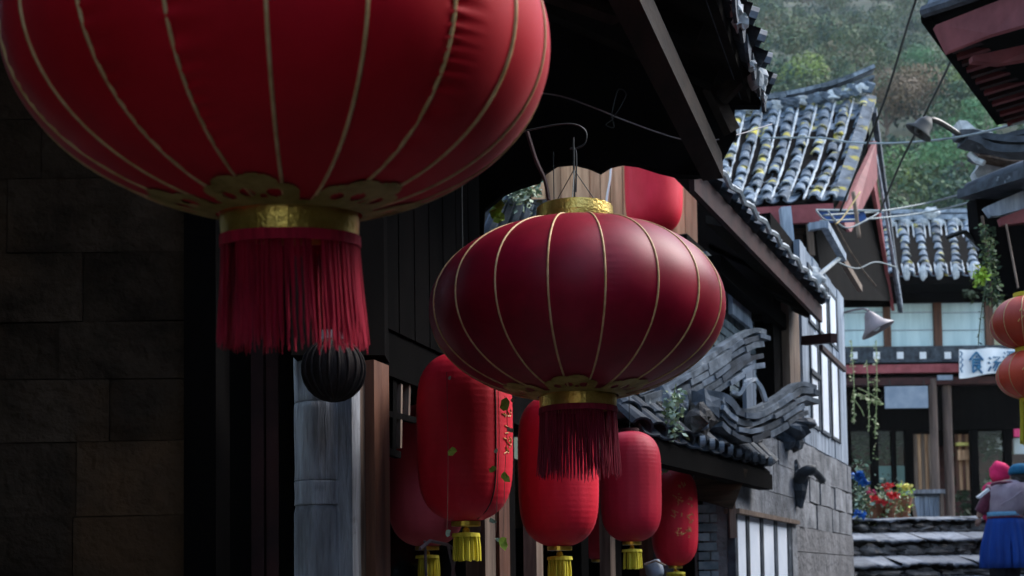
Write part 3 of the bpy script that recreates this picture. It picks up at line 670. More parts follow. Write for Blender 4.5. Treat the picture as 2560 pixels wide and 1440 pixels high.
c=at(2566,1040,5.6); t=thing('lantern_tassel',c,'yellow tassel cord of the stacked orange lanterns at the right edge','tassel')
m=MB()
for k in range(60):
    a=rnd(0,2*PI); q=.03*math.sqrt(rnd(0,1)); x,y=q*math.cos(a),q*math.sin(a); p=at(2566,985,5.6)+V((x,y,0)); m.tube([p,p+V((0,0,-.12)),p+V((x*.2,0,-.24*rnd(.9,1)))],.0028,4)
stuff(m.build('strands',m_yellow,t))
for (ya,yb,w_) in ((733,752,.055),(868,890,.04)):
    m=MB(); p=at(2568,ya,5.6); q=at(2568,yb,5.6); m.lathe([(w_,q.z-p.z),(w_,0)],16,p,caps=True); m.build('spacer',m_yellow,t)
m=MB(); m.tube([at(2566,735,5.6),at(2560,400,5.7)],.003,5); m.build('cord',m_wiredark,t)
# ------------------------------------------------------------------ tiles along the near eave
random.seed(5)
def eaveN(Y,d): p=NP.P(Y,zN); return V((p.x-d+.09,p.y,p.z+d*tN+.065))
tile_roof(nh,eaveN(3.1,0),eaveN(5.5,0),eaveN(3.1,.9),eaveN(5.5,.9),11,4,m_tiledark,mortar=False,sag=0)
for k,(x,y,r) in enumerate([(1797,8,.02),(1812,68,.02),(1826,90,.024),(1856,158,.016),(1870,190,.03),(1880,208,.028),(1893,228,.014)]):
    Yk=4.25+1.2*(y/230); p0=NP.P(Yk,zN+.02,.06); m=MB(); m.blob(p0+V((0,0,rnd(-.02,.02))),r*1.25,0,.7,8,6,(1,1.2,1.2)); m.build('mortar_lump',m_mortar,nh)
m=MB(); m.beam(nroof(3,.03,.03),nroof(5.5,.03,.03),.03,.05); m.build('eave_board',m_tiledark,nh)
for k in range(7):
    Y=4.4+k*.18; m=MB(); p=NP.P(Y,zN+.03,.05); m.prism([p+V((0,0,.02))-NP.t*.07,p+V((0,0,.02))+NP.t*.07,p-V((0,0,.05))+NP.t*.04,p-V((0,0,.075)),p-V((0,0,.05))-NP.t*.04],NP.n*.015); m.build('drip_tile',m_tiledark,nh)
# ------------------------------------------------------------------ second house: eave, plank gable, brick wall
oh=thing('brick_house',PP.P(8,0,-.6),'second house on the left with a long dark red eave over grey green brick','house')
e1=at(1722,446,6.19); e2=at(2046,778,9.5); e2.z=e1.z
kk=(e2.x-e1.x)/(e2.y-e1.y); OE=Plane(e1.x,e1.y,kk); tO=math.tan(math.radians(27))
def oroof(Y,d,dz=0): p=OE.P(Y,e1.z); return V((p.x-d*1.0,p.y,p.z+d*tO+dz))
m=MB(); m.prism([oroof(6.19,0),oroof(9.5,0),oroof(9.5,2.6),oroof(8.75,2.6),oroof(8.75,.3),oroof(7.5,.3),oroof(7.3,.14),oroof(6.19,.14)],(0,0,.05)); m.build('roof',m_soffit,oh)
for k in range(3):
    Y=8.85+k*.28; m=MB(); m.beam(oroof(Y,.05,-.04),oroof(Y,2.4,-.04),.06,.07); m.build('rafter',m_soffit,oh)
m=MB(); A=OE.P(6.19,e1.z-.07,0); B=OE.P(9.5,e1.z-.07,0); m.obox(A,B-A,OE.n*.03,(0,0,.13)); m.build('fascia',m_maroon,oh)
m=MB(); A=OE.P(7.45,e1.z-.16,-.2); B=OE.P(9.45,e1.z-.16,-.2); m.obox(A,B-A,-OE.n*.1,(0,0,.12)); m.build('eave_beam',m_black,oh)
def oE(Y,d): p=OE.P(Y,e1.z,.05); return V((p.x-d,p.y,p.z+d*tO+.075))
tile_roof(oh,oE(6.1,0),oE(9.55,0),oE(6.1,.2),oE(9.55,.2),17,1,m_tiledark,mortar=False,sag=0,pans=True)
m=MB(); pts=[]
for k in range(34):
    Y=6.15+k*.1; p=OE.P(Y,e1.z+.115,.09); pts.append(p+V((0,0,.02*math.sin(k*2.1))))
m.tube(pts,.017,5); m.build('mortar_bead',m_mortar,oh)
# plank gable end lit by the gap
z0=at(1400,660,8.6).z-1.9; z1=at(1400,330,8.6).z
x=1330
while x<1725:
    wd=rnd(22,42); m=MB(); a=at(x,560,8.6); b=at(x+wd-1.5,560,8.6); yo=rnd(0,.025); m.obox((a.x,8.6+yo,z0),(b.x-a.x,0,0),(0,.04,0),(0,0,z1-z0+.1)); m.build('gable_plank',m_tan,oh); x+=wd
m=MB(); a=at(1325,560,8.67); b=at(1770,560,8.67); m.obox((a.x,8.67,z0-.4),(b.x-a.x,0,0),(0,.05,0),(0,0,z1-z0+.6)); m.build('gable_backing',m_black,oh)
m=MB(); m.tube(catmull(ptsat([(1528,412),(1525,450),(1518,490),(1516,520)],8.4)),.008,5); m.build('pale_cable',m_white,oh)
m=MB(); m.prism(ptsat([(1724,456),(1800,536),(1900,640),(1905,800),(1724,800)],8.75),(0,.05,0)); m.build('under_eave_dark',m_black,oh)  # black sheet added for the darkness under the eave
# dark wall under the eave and brick part
OW=Plane(PP.x0,PP.y0,PP.k,-.2)
Y0,Y1=7.62,PP.Yof(1990)+.05
m=MB(); A=OW.P(Y0,1.2,-.06); B=OW.P(Y1+.4,1.2,-.06); m.obox(A,B-A,-OW.n*.1,(0,0,2.62)); m.build('wall',m_black,oh)
zb0=OW.hit(1920,1030).z; zb1=OW.hit(1940,800).z; bh=.062; nb=0
z=zb0
bm_=MB(); bm_.obox((0,0,0),(0,.205,0),(-.05,0,0),(0,0,.052)); bme=bm_.mesh('brick',m_brick)
row=0
while z<zb1 and nb<290:
    Y=7.75+(.11 if row%2 else 0)
    while Y<Y1-.1:
        p=OW.P(Y,z,rnd(-.004,.006)); inst('brick',bme,frame(p,OW.n,OW.t,V((0,0,1))),oh); Y+=.215*math.cos(math.atan(.45)); nb+=1
    z+=bh; row+=1
m=MB(); A=OW.P(8.25,zb1-.3,.03); B=OW.P(8.8,zb1-.3,.03); m.obox(A,B-A,OW.n*.03,(0,0,.3)); m.build('shutter',m_greyplank,oh)
m=MB(); A=OW.P(8.62,zb0-.25,.02); m.obox(A,OW.t*.3,OW.n*.03,(0,0,.55)); m.build('grey_panel',m_greyplank,oh)
# creeper and broken tiles seen between gable board and lantern
cb=thing('leafy_creeper',at(1290,500,6.0),'pale green creeper on old roof tiles above the wine red round lantern','creeper')
m=MB()
for k in range(260):
    x=random.gauss(1305,34); y=random.gauss(480,20); 
    if 1235<x<1360: m.leaf(at(x,y,6.0+rnd(-.15,.2)),rnd(.02,.05),random.choice((0,0,1)))
stuff(m.build('foliage',[m_leafpale,m_vine],cb))
for (x,y,s) in ((1243,520,.045),(1250,545,.03),(1236,505,.03)): bigleaf(x,y,5.7,s,cb,m_leafbright,rnd(0,6))
ob=thing('old_roof_edge',at(1270,560,6.2),'broken grey roof edge peeping out beside the collar of the wine red round lantern','roof edge')
for k,(p,q) in enumerate([((1215,600),(1255,500)),((1235,610),(1280,490)),((1262,610),(1300,500)),((1290,600),(1322,510)),((1315,590),(1345,520)),((1200,570),(1230,510))]):
    m=MB(); m.tube(ptsat([p,q],6.2+.02*k),[.04,.034],8); m.build('tile',m_tile,ob)
m=MB(); m.box(at(1200,560,6.35).x,at(1370,560,6.35).x,6.35,6.4,at(1200,640,6.35).z,at(1200,500,6.35).z); m.build('backing',m_riser,ob)
# ------------------------------------------------------------------ small ornate pent roof
random.seed(31)
pr_=thing('pent_roof',at(1850,1150,7.8),'small ornate tiled canopy with two curled grey ridges above the last lantern','canopy roof')
def P3(l): return [at(x,y,Y) for x,y,Y in l]
r1=catmull(P3([(1540,1015,6.3),(1620,985,6.6),(1700,945,6.9),(1770,905,7.15),(1830,865,7.35),(1875,842,7.5),(1905,846,7.6)]),5)
ridge_bar(pr_,r1,.12,.035,5,[m_tileplain,m_tileplain,m_tile,m_tiledark])
m=MB(); m.sweep([p+V((0,0,.035)) for p in r1],.07,.03); m.build('ridge_cap',m_tileplain,pr_)
r2=catmull(P3([(1785,1000,7.0),(1815,1032,7.1),(1860,1044,7.25),(1905,1030,7.4),(1950,1003,7.55),(1992,975,7.7),(2032,984,7.8)]),5)
ridge_bar(pr_,r2,.12,.035,4,[m_tileplain,m_tileplain,m_tile,m_tiledark])
m=MB(); m.sweep([p+V((0,0,.035)) for p in r2],.07,.03); m.build('ridge_cap',m_tileplain,pr_)
m=MB(); m.sweep(catmull(P3([(1828,980,7.15),(1850,985,7.15),(1868,955,7.15),(1885,950,7.2),(1900,965,7.2),(1915,1005,7.2)]),5),.05,.022); m.build('scroll',m_mortar,pr_)
m=MB(); m.sweep(catmull(P3([(1700,1000,6.9),(1750,990,7.0),(1800,1000,7.05),(1825,1035,7.1)]),5),.14,.05); m.build('scroll',m_tile,pr_)
# tiled slope and eave
EL=at(1600,1075,6.0); ER=at(1925,1172,7.95); ER.z=EL.z-.02; RL=at(1580,1010,6.4); RR=at(1880,1060,8.0)
S,W=tile_roof(pr_,EL,ER,RL+V((-.15,0,.1)),RR+V((-.2,0,.1)),11,3,m_tiledark,mortar=False,sag=0)
m=MB(); m.prism([EL-V((0,0,.03)),ER-V((0,0,.03)),RR-V((.2,0,.03)),RL-V((.15,0,.03))],(0,0,-.04)); m.build('soffit',m_black,pr_)
m=MB(); m.beam(EL+V((-.03,0,-.1)),ER+V((-.03,0,-.1)),.09,.1); m.build('eave_beam',m_black,pr_)
for k in range(9):
    t=.35+.65*k/9; p=EL.lerp(ER,t); m=MB(); m.lathe([(.001,0),(.032,0),(.032,.03),(.001,.03)],12,(0,0,0)); me=m.mesh('tile_end',m_tile)
    inst('tile_end',me,frame(p+V((.03,0,.025)),V((0,1,0)),V((0,0,1)),V((1,0,0))),pr_)
for k in range(16):
    m=MB(); x=rnd(1590,1790); y=rnd(1000,1090); m.blob(at(x,y,6.8+rnd(-.2,.3)),rnd(.05,.1),0,.7,8,6); m.build('rubble',random.choice((m_tile,m_riser,m_tile)),pr_)
pv=thing('hanging_plant',at(1680,1020,6.4),'pale dusty leaves trailing off the small tiled canopy','plant')
m=MB()
for k in range(200):
    x=random.gauss(1682,10)+(8 if k%2 else -6); y=rnd(975,1095); m.leaf(at(x,y,6.35+rnd(-.06,.06)),rnd(.025,.05),0 if random.random()<.6 else 1)
stuff(m.build('foliage',[m_leafpale,m_vine],pv))
m=MB(); m.tube(catmull(ptsat([(1690,960),(1682,1010),(1688,1060),(1680,1100)],6.38)),.003,4); m.build('stem',m_vine,pv)
pv2=thing('hanging_plant',at(1670,1150,7.0),'small dry plant tuft right above the farthest gold inked lantern','plant')
m=MB()
for k in range(150): m.leaf(at(random.gauss(1672,20),random.gauss(1148,14),7.0+rnd(-.06,.06)),rnd(.02,.045),0 if random.random()<.5 else 1)
stuff(m.build('foliage',[m_leafpale,m_vine],pv2))
m=MB(); m.tube(ptsat([(1716,1180),(1724,1125),(1740,1115)],7.1),.006,5); m.build('wire',m_white,pv2)
m=MB(); m.tube(ptsat([(1672,1165),(1668,1090)],7.02),.004,5); m.build('stem',m_vine,pv2)
# board and brick below the canopy
lb=thing('boarded_stall',PP.P(7.2,0,-.3),'dark brown hanging board and grey brick pier below the small tiled canopy','stall')
m=MB(); m.prism(ptsat([(1745,1130),(1870,1175),(1832,1272),(1730,1245)],7.4),(0,.04,0)); m.build('board',m_brownpost if False else m_plank,lb)
m=MB(); m.beam(at(1828,1250,7.5),at(1832,1345,7.5),.04,.06,up=(0,1,0)); m.build('batten',m_brownpost,lb)
m=MB(); A=at(1745,1300,7.6); B=at(1836,1300,7.6); m.box(A.x,B.x,7.64,7.9,0,2.9); m.build('pier_core',m_black,lb)
z=1.35; row=0
while z<at(1790,1262,7.6).z:
    x=A.x+.0+(.0 if row%2 else .08)
    if row%2==0:
        mm=MB(); mm.box(A.x,A.x+.07,7.6,7.66,z,z+.05); mm.build('brick',m_brick,lb)
    while x<B.x-.02:
        L=min(.16,B.x-x); mm=MB(); mm.box(x,x+L-.008,7.6+rnd(0,.008),7.66,z,z+.05); mm.build('brick',m_brick,lb); x+=.16
    z+=.06; row+=1
pa=thing('grey_parcel',at(1640,1430,6.4),'small pale grey bundle under the last two long lanterns','parcel')
m=MB(); m.blob(at(1636,1425,6.4),.055,0,.4,10,8,(1,1,.9)); m.build('bundle',m_greyboard,pa,smooth=True)
m=MB(); m.tube(ptsat([(1610,1412),(1640,1402),(1664,1414)],6.35),.006,5); m.build('tie',m_brownpost,pa)
# ------------------------------------------------------------------ stone house (corner at the steps)
random.seed(41)
sh=thing('stone_house',PP.P(11,1.0),'narrow house of blue grey boards with tall white windows over rough stone','house')
Yc=12.0; zs_top=PP.hit(2000,1078).z
def ppbox(Y0,Y1,z0,z1,off,dep,mat,name,parent=None):
    A=PP.P(Y0,z0,off); B=PP.P(Y1,z0,off); m=MB(); m.obox(A,B-A,-PP.n*dep,(0,0,z1-z0)); return m.build(name,mat,parent or sh)
Ya_=PP.Yof(1990)
ztop_stone=PP.hit(2115,1160).z
ppbox(PP.Yof(1838),Yc,.6,ztop_stone-.02,-.05,.5,m_mud,'wall_core')
z=.9; ri=0
while z<ztop_stone-.03:
    h=min(rnd(.19,.27),ztop_stone-z)
    if ztop_stone-z-h<.1: h=ztop_stone-z
    Y=Ya_-rnd(0,.4)
    while Y<Yc-.02:
        L=rnd(.35,.75); L=min(L,Yc-Y)
        if Yc-Y-L<.2: L=Yc-Y
        if z>1.9:
            j=[rnd(-.006,.012) for _ in range(2)]
            jj=[rnd(-.008,.008) for _ in range(6)]; m=MB(); m.prism([PP.P(Y,z+jj[0],j[0]),PP.P(Y+L*.5,z+jj[1],(j[0]+j[1])/2+.006),PP.P(Y+L-.012,z+jj[2],j[1]),PP.P(Y+L-.012+jj[3],z+h-.012+jj[3],j[1]),PP.P(Y+L*.45,z+h-.012+jj[4],(j[0]+j[1])/2+.006),PP.P(Y,z+h-.012+jj[5],j[0])],-PP.n*.06); m.build('stone_block',m_stone,sh)
        else:
            A=PP.P(Y,z,-.0); B=PP.P(Y+L-.006,z,.01); m=MB(); m.obox(A,B-A,-PP.n*.06,(0,0,h-.006)); m.build('stone_block',m_mud,sh)
        Y+=L
    z+=h; ri+=1
# right return face of the stone house
m=MB(); A=PP.P(Yc,.6,-.0); m.obox(A,V((-.35,.0,0))*0+V((1.6*PP.k,1.6,0))*0+V((-2.2,1.0,0)),(0,.05,0),(0,0,ztop_stone-.6)); m.build('return_wall',m_mud,sh)
# boarded upper storey
ztop=PP.hit(2000,600).z; zsill=PP.hit(2100,1112).z
YL=PP.Yof(1968)
ppbox(YL,Yc,ztop_stone-.0,ztop,-.06,.35,m_black,'upper_wall')
wy=[(2040,2058),(2065,2084),(2090,2108)]
def board(pa,pb,z0,z1,off=.0,mat=m_greyplank,name='board'):
    return ppbox(PP.Yof(pa),PP.Yof(pb),z0,z1,off,.05,mat,name)
bx=[(2020,2029),(2029.6,2037.5),(2113,2121),(2121.6,2129.5)]
for a,b in bx: board(a,b,ztop_stone+.005,ztop,rnd(-.012,.0))
zr1=[(PP.hit(2075,1085).z,PP.hit(2075,900).z),(PP.hit(2075,850).z,PP.hit(2075,735).z)]
(wa0,wa1),(wb0,wb1)=zr1
for k in range(5):
    a=2038+k*15; board(a,a+14.4,ztop_stone+.005,wa0-.03,rnd(-.014,-.002)); board(a,a+14.4,wb1+.05,ztop,rnd(-.014,-.002)); board(a,a+14.4,wa1+.03,wb0-.03,rnd(-.014,-.002))
for (z0,z1) in zr1:
    for (a,b) in wy:
        wf=ppbox(PP.Yof(a),PP.Yof(b),z0,z1,-.0,.03,m_paper,'window')
        fr=MB()
        for (ya,yb,za,zb) in ((a-1.5,a+1,z0-.03,z1+.03),(b-1,b+1.5,z0-.03,z1+.03)):
            A=PP.P(PP.Yof(ya),za,.009); B=PP.P(PP.Yof(yb),za,.009); fr.obox(A,B-A,-PP.n*.04,(0,0,zb-za))
        for (za,zb) in ((z0-.03,z0),(z1,z1+.03)):
            A=PP.P(PP.Yof(a),za,.006); B=PP.P(PP.Yof(b),za,.006); fr.obox(A,B-A,-PP.n*.03,(0,0,zb-za))
        fr.build('frame',m_tiledark,wf)
ppbox(PP.Yof(2038),PP.Yof(2060),wa0+.42,wa0+.46,.02,.03,m_tiledark,'window_latch')
ppbox(PP.Yof(1988),PP.Yof(2013),PP.hit(2000,1068).z,PP.hit(2000,735).z,.0,.14,m_brownpost,'corner_post')
# bracket beam under the upper window
m=MB(); m.beam(at(2010,852,9.3),at(2085,845,9.0),.06,.07); m.beam(at(2052,868,9.3),at(2112,925,10.5),.03,.04); m.build('bracket_beam',m_maroon,sh)
# low wall with barred window
lw=thing('low_wall',PP.P(8.4,.6),'low grey stone wall with a white paned window at the bottom of the picture','wall')
zlw=PP.hit(1900,1295).z
Yw0,Yw1=PP.Yof(1843),PP.Yof(1976)
def lwbox(pa,pb,z0,z1,off,dep,mat,name,par=None):
    A=PP.P(PP.Yof(pa),z0,off); B=PP.P(PP.Yof(pb),z0,off); m=MB(); m.obox(A,B-A,-PP.n*dep,(0,0,z1-z0)); return m.build(name,mat,par or lw)
zwt=PP.hit(1843,1285).z
for (a,b,z0,z1) in ((1836,1910,zwt+.03,zwt+.2),(1911,1992,zwt+.03,zwt+.2),(1836,1870,zwt+.205,zwt+.42),(1871,1935,zwt+.205,zwt+.42),(1936,1992,zwt+.205,zwt+.42),(1850,1900,zwt+.425,zwt+.6),(1901,1950,zwt+.425,zwt+.6),(1951,1988,zwt+.425,zwt+.6),(1979,1992,.9,zwt+.025)):
    lwbox(a,b,z0,z1,rnd(.0,.012),.06,m_stone,'stone_block')
lwbox(1836,1990,zwt+.0,zwt+.03,.04,.1,m_brownpost,'lintel')
wf=lwbox(1843,1976,.7,zwt,-.006,.02,m_paper,'window')
for px in (1841,1871,1906,1941,1974):
    lwbox(px-3,px+4,.7,zwt,.003,.05,m_tiledark,'mullion',wf)
# dark broken tile caps on the walls
def cap_lumps(px,py,Y,pts,label):
    t=thing('broken_tile_cap',at(px,py,Y),label,'tile cap')
    for i,(x,y,r,sx,sz) in enumerate(pts):
        m=MB(); m.blob(at(x,y,Y+rnd(-.05,.1)),r,0,.5,9,7,(sx,1,sz)); m.build('tile_fragment',m_tiledark,t)
    return t
cap_lumps(2000,1080,9.0,[(1955,1060,.09,1.2,.7),(1985,1075,.1,1.2,.8),(2010,1060,.07,1.3,.6),(1965,1100,.08,.9,1),(1990,1110,.06,1,.9)],'dark crumbling tile cap under the curled ridge of the small canopy')
t=thing('broken_tile_cap',at(2010,1200,9.6),'black curved drain tile jutting from the stone base of the corner house','tile cap')
m=MB(); m.tube(catmull(P3([(1996,1240,9.45),(1998,1205,9.3),(2010,1180,9.2),(2035,1178,9.25),(2058,1203,9.5)]),5),[.03]*5+[.05]*10+[.03]*6,8,flat=.6); m.build('curved_tile',m_tiledark,t,smooth=True)
m=MB(); m.blob(at(1994,1215,9.35),.11,0,.6,9,7,(.7,.7,1.5)); m.build('tile_fragment',m_tiledark,t)
# ------------------------------------------------------------------ gabled house with lichened roof
random.seed(51)
gh=thing('gabled_house',(4.2,15,0),'gabled house with a lichen spotted grey tile roof, upturned ridge and faded red bargeboards','house')
E_r=at(2078,500,13.0); E_l=at(1745,512,13.2); E_l.z=E_r.z
Rg_r=at(2163,250,15.35); Rg_l=at(1800,282,15.5); Rg_l.z=Rg_r.z-.12; F_r=at(2228,750,17.7); F_r.z=E_r.z
tile_roof(gh,E_l,E_r,Rg_l,Rg_r,8,12,m_tilelich,mortar=True,sag=.1,jit=.02,coverthk=.02,skip=.02)
m=MB(); dn=V((0,0,-.06)); m.prism([E_l+dn,E_r+dn,Rg_r+dn,Rg_l+dn],(0,0,-.08)); m.build('roof_deck',m_black,gh)
F_l=V((E_l.x+(F_r.x-E_r.x),F_r.y,F_r.z)); m=MB(); m.prism([F_l+dn,F_r+dn,Rg_r+dn,Rg_l+dn],(0,0,-.08)); m.build('rear_roof_deck',m_black,gh)
# white blue verge strip
gd=(Rg_r-E_r); m=MB(); vv=V((.12,.02,0)); m.prism([E_r+V((.02,0,.0)),E_r+V((.17,0,-.02)),Rg_r+V((.15,0,.0)),Rg_r+V((.02,0,.03))],(0,0,.05)); m.build('verge_strip',m_tilelich,gh)
# ridge
rp=[V(p) for p in P3([(1780,268,15.45),(1880,258,15.45),(1980,243,15.42),(2060,225,15.4),(2120,205,15.38),(2185,178,15.35)])]; rpc=catmull(rp,5)
ridge_bar(gh,[p+V((0,0,.03)) for p in rpc],.2,.05,2,m_tile,gap=.07)
for k in range(22):
    u=k/21; p=Rg_l.lerp(Rg_r,u)+V((0,-.08,.06+.12*(u**3))); m=MB(); m.blob(p-V((0,0,.04)),.1,0,.55,8,6,(1.15,.6,.75)); m.build('ridge_mortar',m_mortar if k%4==0 else m_tilelich,gh)
for k in range(14):
    u=k/14; p=rp[0].lerp(rp[3],u) if False else rpc[min(len(rpc)-1,int(u*len(rpc)))]; 
m=MB(); m.sweep([p+V((0,0,.05)) for p in rpc],.12,.05); m.build('ridge_cap',m_tile,gh)
# fascia, bargeboards
m=MB(); m.prism([E_l+V((0,-.03,-.06)),E_r+V((.0,-.03,-.06)),E_r+V((0,-.03,-.26)),E_l+V((0,-.03,-.26))],(0,-.05,0)); m.build('fascia',m_redpaint,gh)
g1=[at(2095,445,13.2),at(2152,372,15.35),at(2150,398,15.35),at(2088,525,13.2),at(2064,498,13.0)]
m=MB(); m.prism([E_r+V((.10,0,-.1)),Rg_r+V((.08,0,-.55)),Rg_r+V((.08,0,-1.05)),E_r+V((.16,.0,-.36)),E_r+V((-.05,.0,-.16))],(.05,0,0)); m.build('bargeboard',m_redpaint,gh)
m=MB(); m.prism([F_r+V((.0,.12,.02)),Rg_r+V((.02,.0,-.55)),Rg_r+V((.0,0,-.9)),F_r+V((0,.0,-.2))],(.05,0,0)); m.build('bargeboard',m_redpaint,gh)
m=MB(); m.beam(Rg_r+V((.14,.1,-.1)),F_r+V((.2,.2,-.15)),.07,.12); m.build('verge_board',m_tiledark,gh)
m=MB(); m.beam(Rg_r+V((.1,.05,-.5)),F_r+V((.12,-.1,-.15)),.03,.05); m.build('verge_batten',m_greyplank,gh)
m=MB(); m.prism([E_r+V((-.1,.3,-.3)),Rg_r+V((-.1,0,-.3)),F_r+V((-.1,-.3,-.1)),at(2222,752,17.3),at(2060,748,13.2)],(-.15,0,0)); m.build('gable_wall',m_maroon if False else m_black,gh)
m=MB(); m.prism([E_l+V((0,.35,-.2)),E_r+V((-.1,.35,-.2)),V((E_r.x-.1,E_r.y+.35,1)),V((E_l.x,E_l.y+.35,1))],(0,.15,0)); m.build('front_wall',m_plank,gh)
for (p,q,Y,w_,mt) in (((1962,520),(1976,655),12.9,.11,m_greyplank),((1880,520),(1890,640),13.1,.06,m_plank),((2020,530),(2030,640),13.1,.06,m_brownpost)):
    m=MB(); m.beam(at(*p,Y),at(*q,Y),w_,w_,up=(0,1,0)); m.build('post',mt,gh)
random.seed(52)
for k in range(0):
    xa=1985+k*9; m=MB(); m.beam(at(xa,560+k*17,10.2+k*.3),at(xa+10,745+k*6,10.2+k*.3),.2,.04,up=(0,1,0)); m.build('plank',m_greyplank if k<4 else m_plank,sh)
m=MB(); m.beam(at(2022,568,10.2),at(2062,562,10.2),.06,.06); m.beam(at(2062,562,10.2),at(2108,645,11.3),.06,.07); m.build('eave_rail',m_greyplank,sh)
m=MB(); m.beam(at(2100,640,11.3),at(2150,722,13.2),.05,.07); m.build('eave_rail',m_brownpost,sh)
m=MB(); m.beam(at(2030,702,10.4),at(2104,640,11.2),.025,.03); m.build('brace',m_mortar,sh)
for (x,y,r) in ((2024,680,.07),(2030,700,.09),(2048,698,.06),(2056,740,.05)):
    m=MB(); m.blob(at(x,y,10.35),r,0,.5,8,6,(1,.6,.8)); m.build('mortar_lump',m_mortar,sh)
tp=thing('blue_tarp',at(2105,540,12.6),'strip of dark blue tarpaulin tied below the red gable','tarpaulin')
m=MB(); m.prism(ptsat([(2045,528),(2160,526),(2168,553),(2075,556)],12.6),(0,.02,0)); m.build('sheet',m_tarp,tp)
m=MB(); m.tube(ptsat([(2040,525),(2200,527)],12.58),.012,5); m.build('pole',m_wire,tp)
# ------------------------------------------------------------------ far house across the top of the steps
random.seed(61)
YQ=22.0
fh=thing('tea_house',(7,YQ,at(2300,1290,YQ).z),'timber house facing the steps at their top, with pale curtained upper windows','house')
def q(px,py,dY=0): return at(px,py,YQ+dY)
def qrect(x0,y0,x1,y1,Y0,dep,mat,name,par=None):
    a=at(x0,y1,Y0); b=at(x1,y1,Y0); c_=at(x0,y0,Y0); m=MB(); m.obox(a,(b.x-a.x,0,0),(0,dep,0),(0,0,c_.z-a.z)); return m.build(name,mat,par or fh)
EL=at(2232,690,20.9); ER=at(2520,690,20.9); ER.z=EL.z; RL=at(2212,556,23.4); RR=at(2500,556,23.4); RR.z=RL.z
tile_roof(fh,EL,ER,RL,RR,7,8,m_tilelich,mortar=True,mside=2,sag=.1,covr=.34,coverthk=.03)
m=MB(); m.prism([EL+V((-.2,0,-.03)),ER+V((0,0,-.03)),RR+V((0,0,-.03)),RL+V((-.2,0,-.03))],(0,0,-.12)); m.build('roof_deck',m_black,fh)
for k in range(7):
    u=k/7; p=RL.lerp(RR,u+.02); m=MB(); m.blob(p+V((0,-.08,-.06)),.15,0,.3,8,6,(1,.5,.9)); m.build('mortar_lump',m_mortar,fh)
    p=EL.lerp(ER,(k+.5)/7); m=MB(); m.blob(p+V((.1,0,.06)),.09,0,.3,8,6,(.8,.5,1.6)); m.build('mortar_lump',m_mortar,fh)
m=MB(); m.sweep([RL+V((-.3,0,.06)),RR+V((0,0,.06))],.25,.1); m.sweep([RL+V((-.3,0,.19)),RR+V((0,0,.19))],.18,.08); m.build('ridge',m_tile,fh)
m=MB(); m.blob(at(2328,532,23.3),.16,0,.4,8,6,(1.2,.5,.7)); m.build('ridge_mortar',m_mortar,fh)
qrect(2180,684,2540,698,20.95,.06,m_maroon,'fascia')
qrect(2180,700,2540,757,21.9,.15,m_black,'head_wall')
m=MB(); m.box(at(2110,700,21).x,at(2540,700,21).x,21,22,at(2300,703,21).z,at(2300,700,21).z+.02); m.build('soffit',m_black,fh)
for (a,b) in ((2108,2212),(2229,2337),(2357,2466)):
    w_=qrect(a,757,b,866,YQ,.03,m_curtain,'window')
    for yy in (781,825):
        qrect(a,yy,b,yy+2,YQ-.012,.012,m_greyboard,'glazing_bar',w_)
for (a,b,mt) in ((2212,2229,m_redpost),(2337,2357,m_redpost),(2466,2486,m_redpost),(2090,2108,m_brownpost)): qrect(a,740,b,868,YQ-.06,.12,mt,'upper_post')
qrect(2110,868,2560,908,YQ-.12,.1,m_tiledark,'balcony_rail')
for px in (2136,2192,2251,2308,2370):
    qrect(px-8,880,px+8,897,YQ-.14,.02,m_white,'rail_tile')
qrect(2105,913,2420,934,YQ-.2,.16,m_redpaint,'red_beam'); qrect(2105,908,2560,913,YQ-.16,.14,m_black,'rail_sill')
qrect(2105,934,2560,946,YQ-.1,.2,m_black,'lower_beam'); qrect(2105,946,2560,964,YQ-.15,.2,m_maroon,'lower_beam')
qrect(2345,938,2382,950,YQ-.2,.05,m_greyboard,'beam_patch')
for (a,b,mt,dy) in ((2332,2352,m_darkpost,-.1),(2366,2388,m_darkpost,.0)): 
    m=MB(); p=at((a+b)/2,1300,YQ+dy); r_=at(b,1200,YQ).x-at((a+b)/2,1200,YQ).x; m.lathe([(r_,at(2340,1300,YQ).z),(r_,at(2340,950,YQ).z)],18,(p.x,p.y,0)); m.build('column',mt,fh,smooth=True)
# ground floor: dark recess, frames, interior
qrect(2120,964,2600,1078,YQ+.35,.1,m_black,'transom_wall')
qrect(2080,1000,2640,1320,YQ+3.0,.1,m_maroon,'inner_back_wall')
m=MB(); m.box(at(2080,1000,22).x,at(2640,1000,22).x,YQ+.4,YQ+3,at(2300,1072,22).z,at(2300,1068,22).z+.1); m.build('inner_ceiling',m_black,fh)
for (a,b) in ((2184,2201),(2270,2288),(2236,2246),(2434,2452),(2518,2536),(2120,2134)): qrect(a,1075,b,1300,YQ+.3,.1,m_black,'door_frame')
for (a,b) in ((2134,2184),(2201,2236),(2246,2270),(2452,2518),(2536,2600)):
    qrect(a,1078,b,1292,YQ+.36,.01,m_glass,'pane')
qrect(2200,1165,2270,1262,YQ+.9,.04,m_teal,'teal_panel')
for k in range(5): qrect(2289+k*9,1085,2297+k*9,1240,YQ+.5+.02*(k%2),.04,m_tan if k%2 else m_brownpost,'wood_panel')
for k in range(5): qrect(2392+k*8.4,1085,2400+k*8.4,1225,YQ+.6+.02*(k%2),.04,m_tan if k%2 else m_redpost,'wood_panel')
qrect(2393,1106,2432,1114,YQ+.45,.1,m_yellowflower,'shelf'); qrect(2396,1125,2430,1150,YQ+.5,.05,m_tan,'box')
qrect(2470,1092,2520,1128,YQ+1.6,.05,m_white,'light_panel')
qrect(2536,1095,2600,1135,YQ+1.6,.05,m_white,'light_panel')
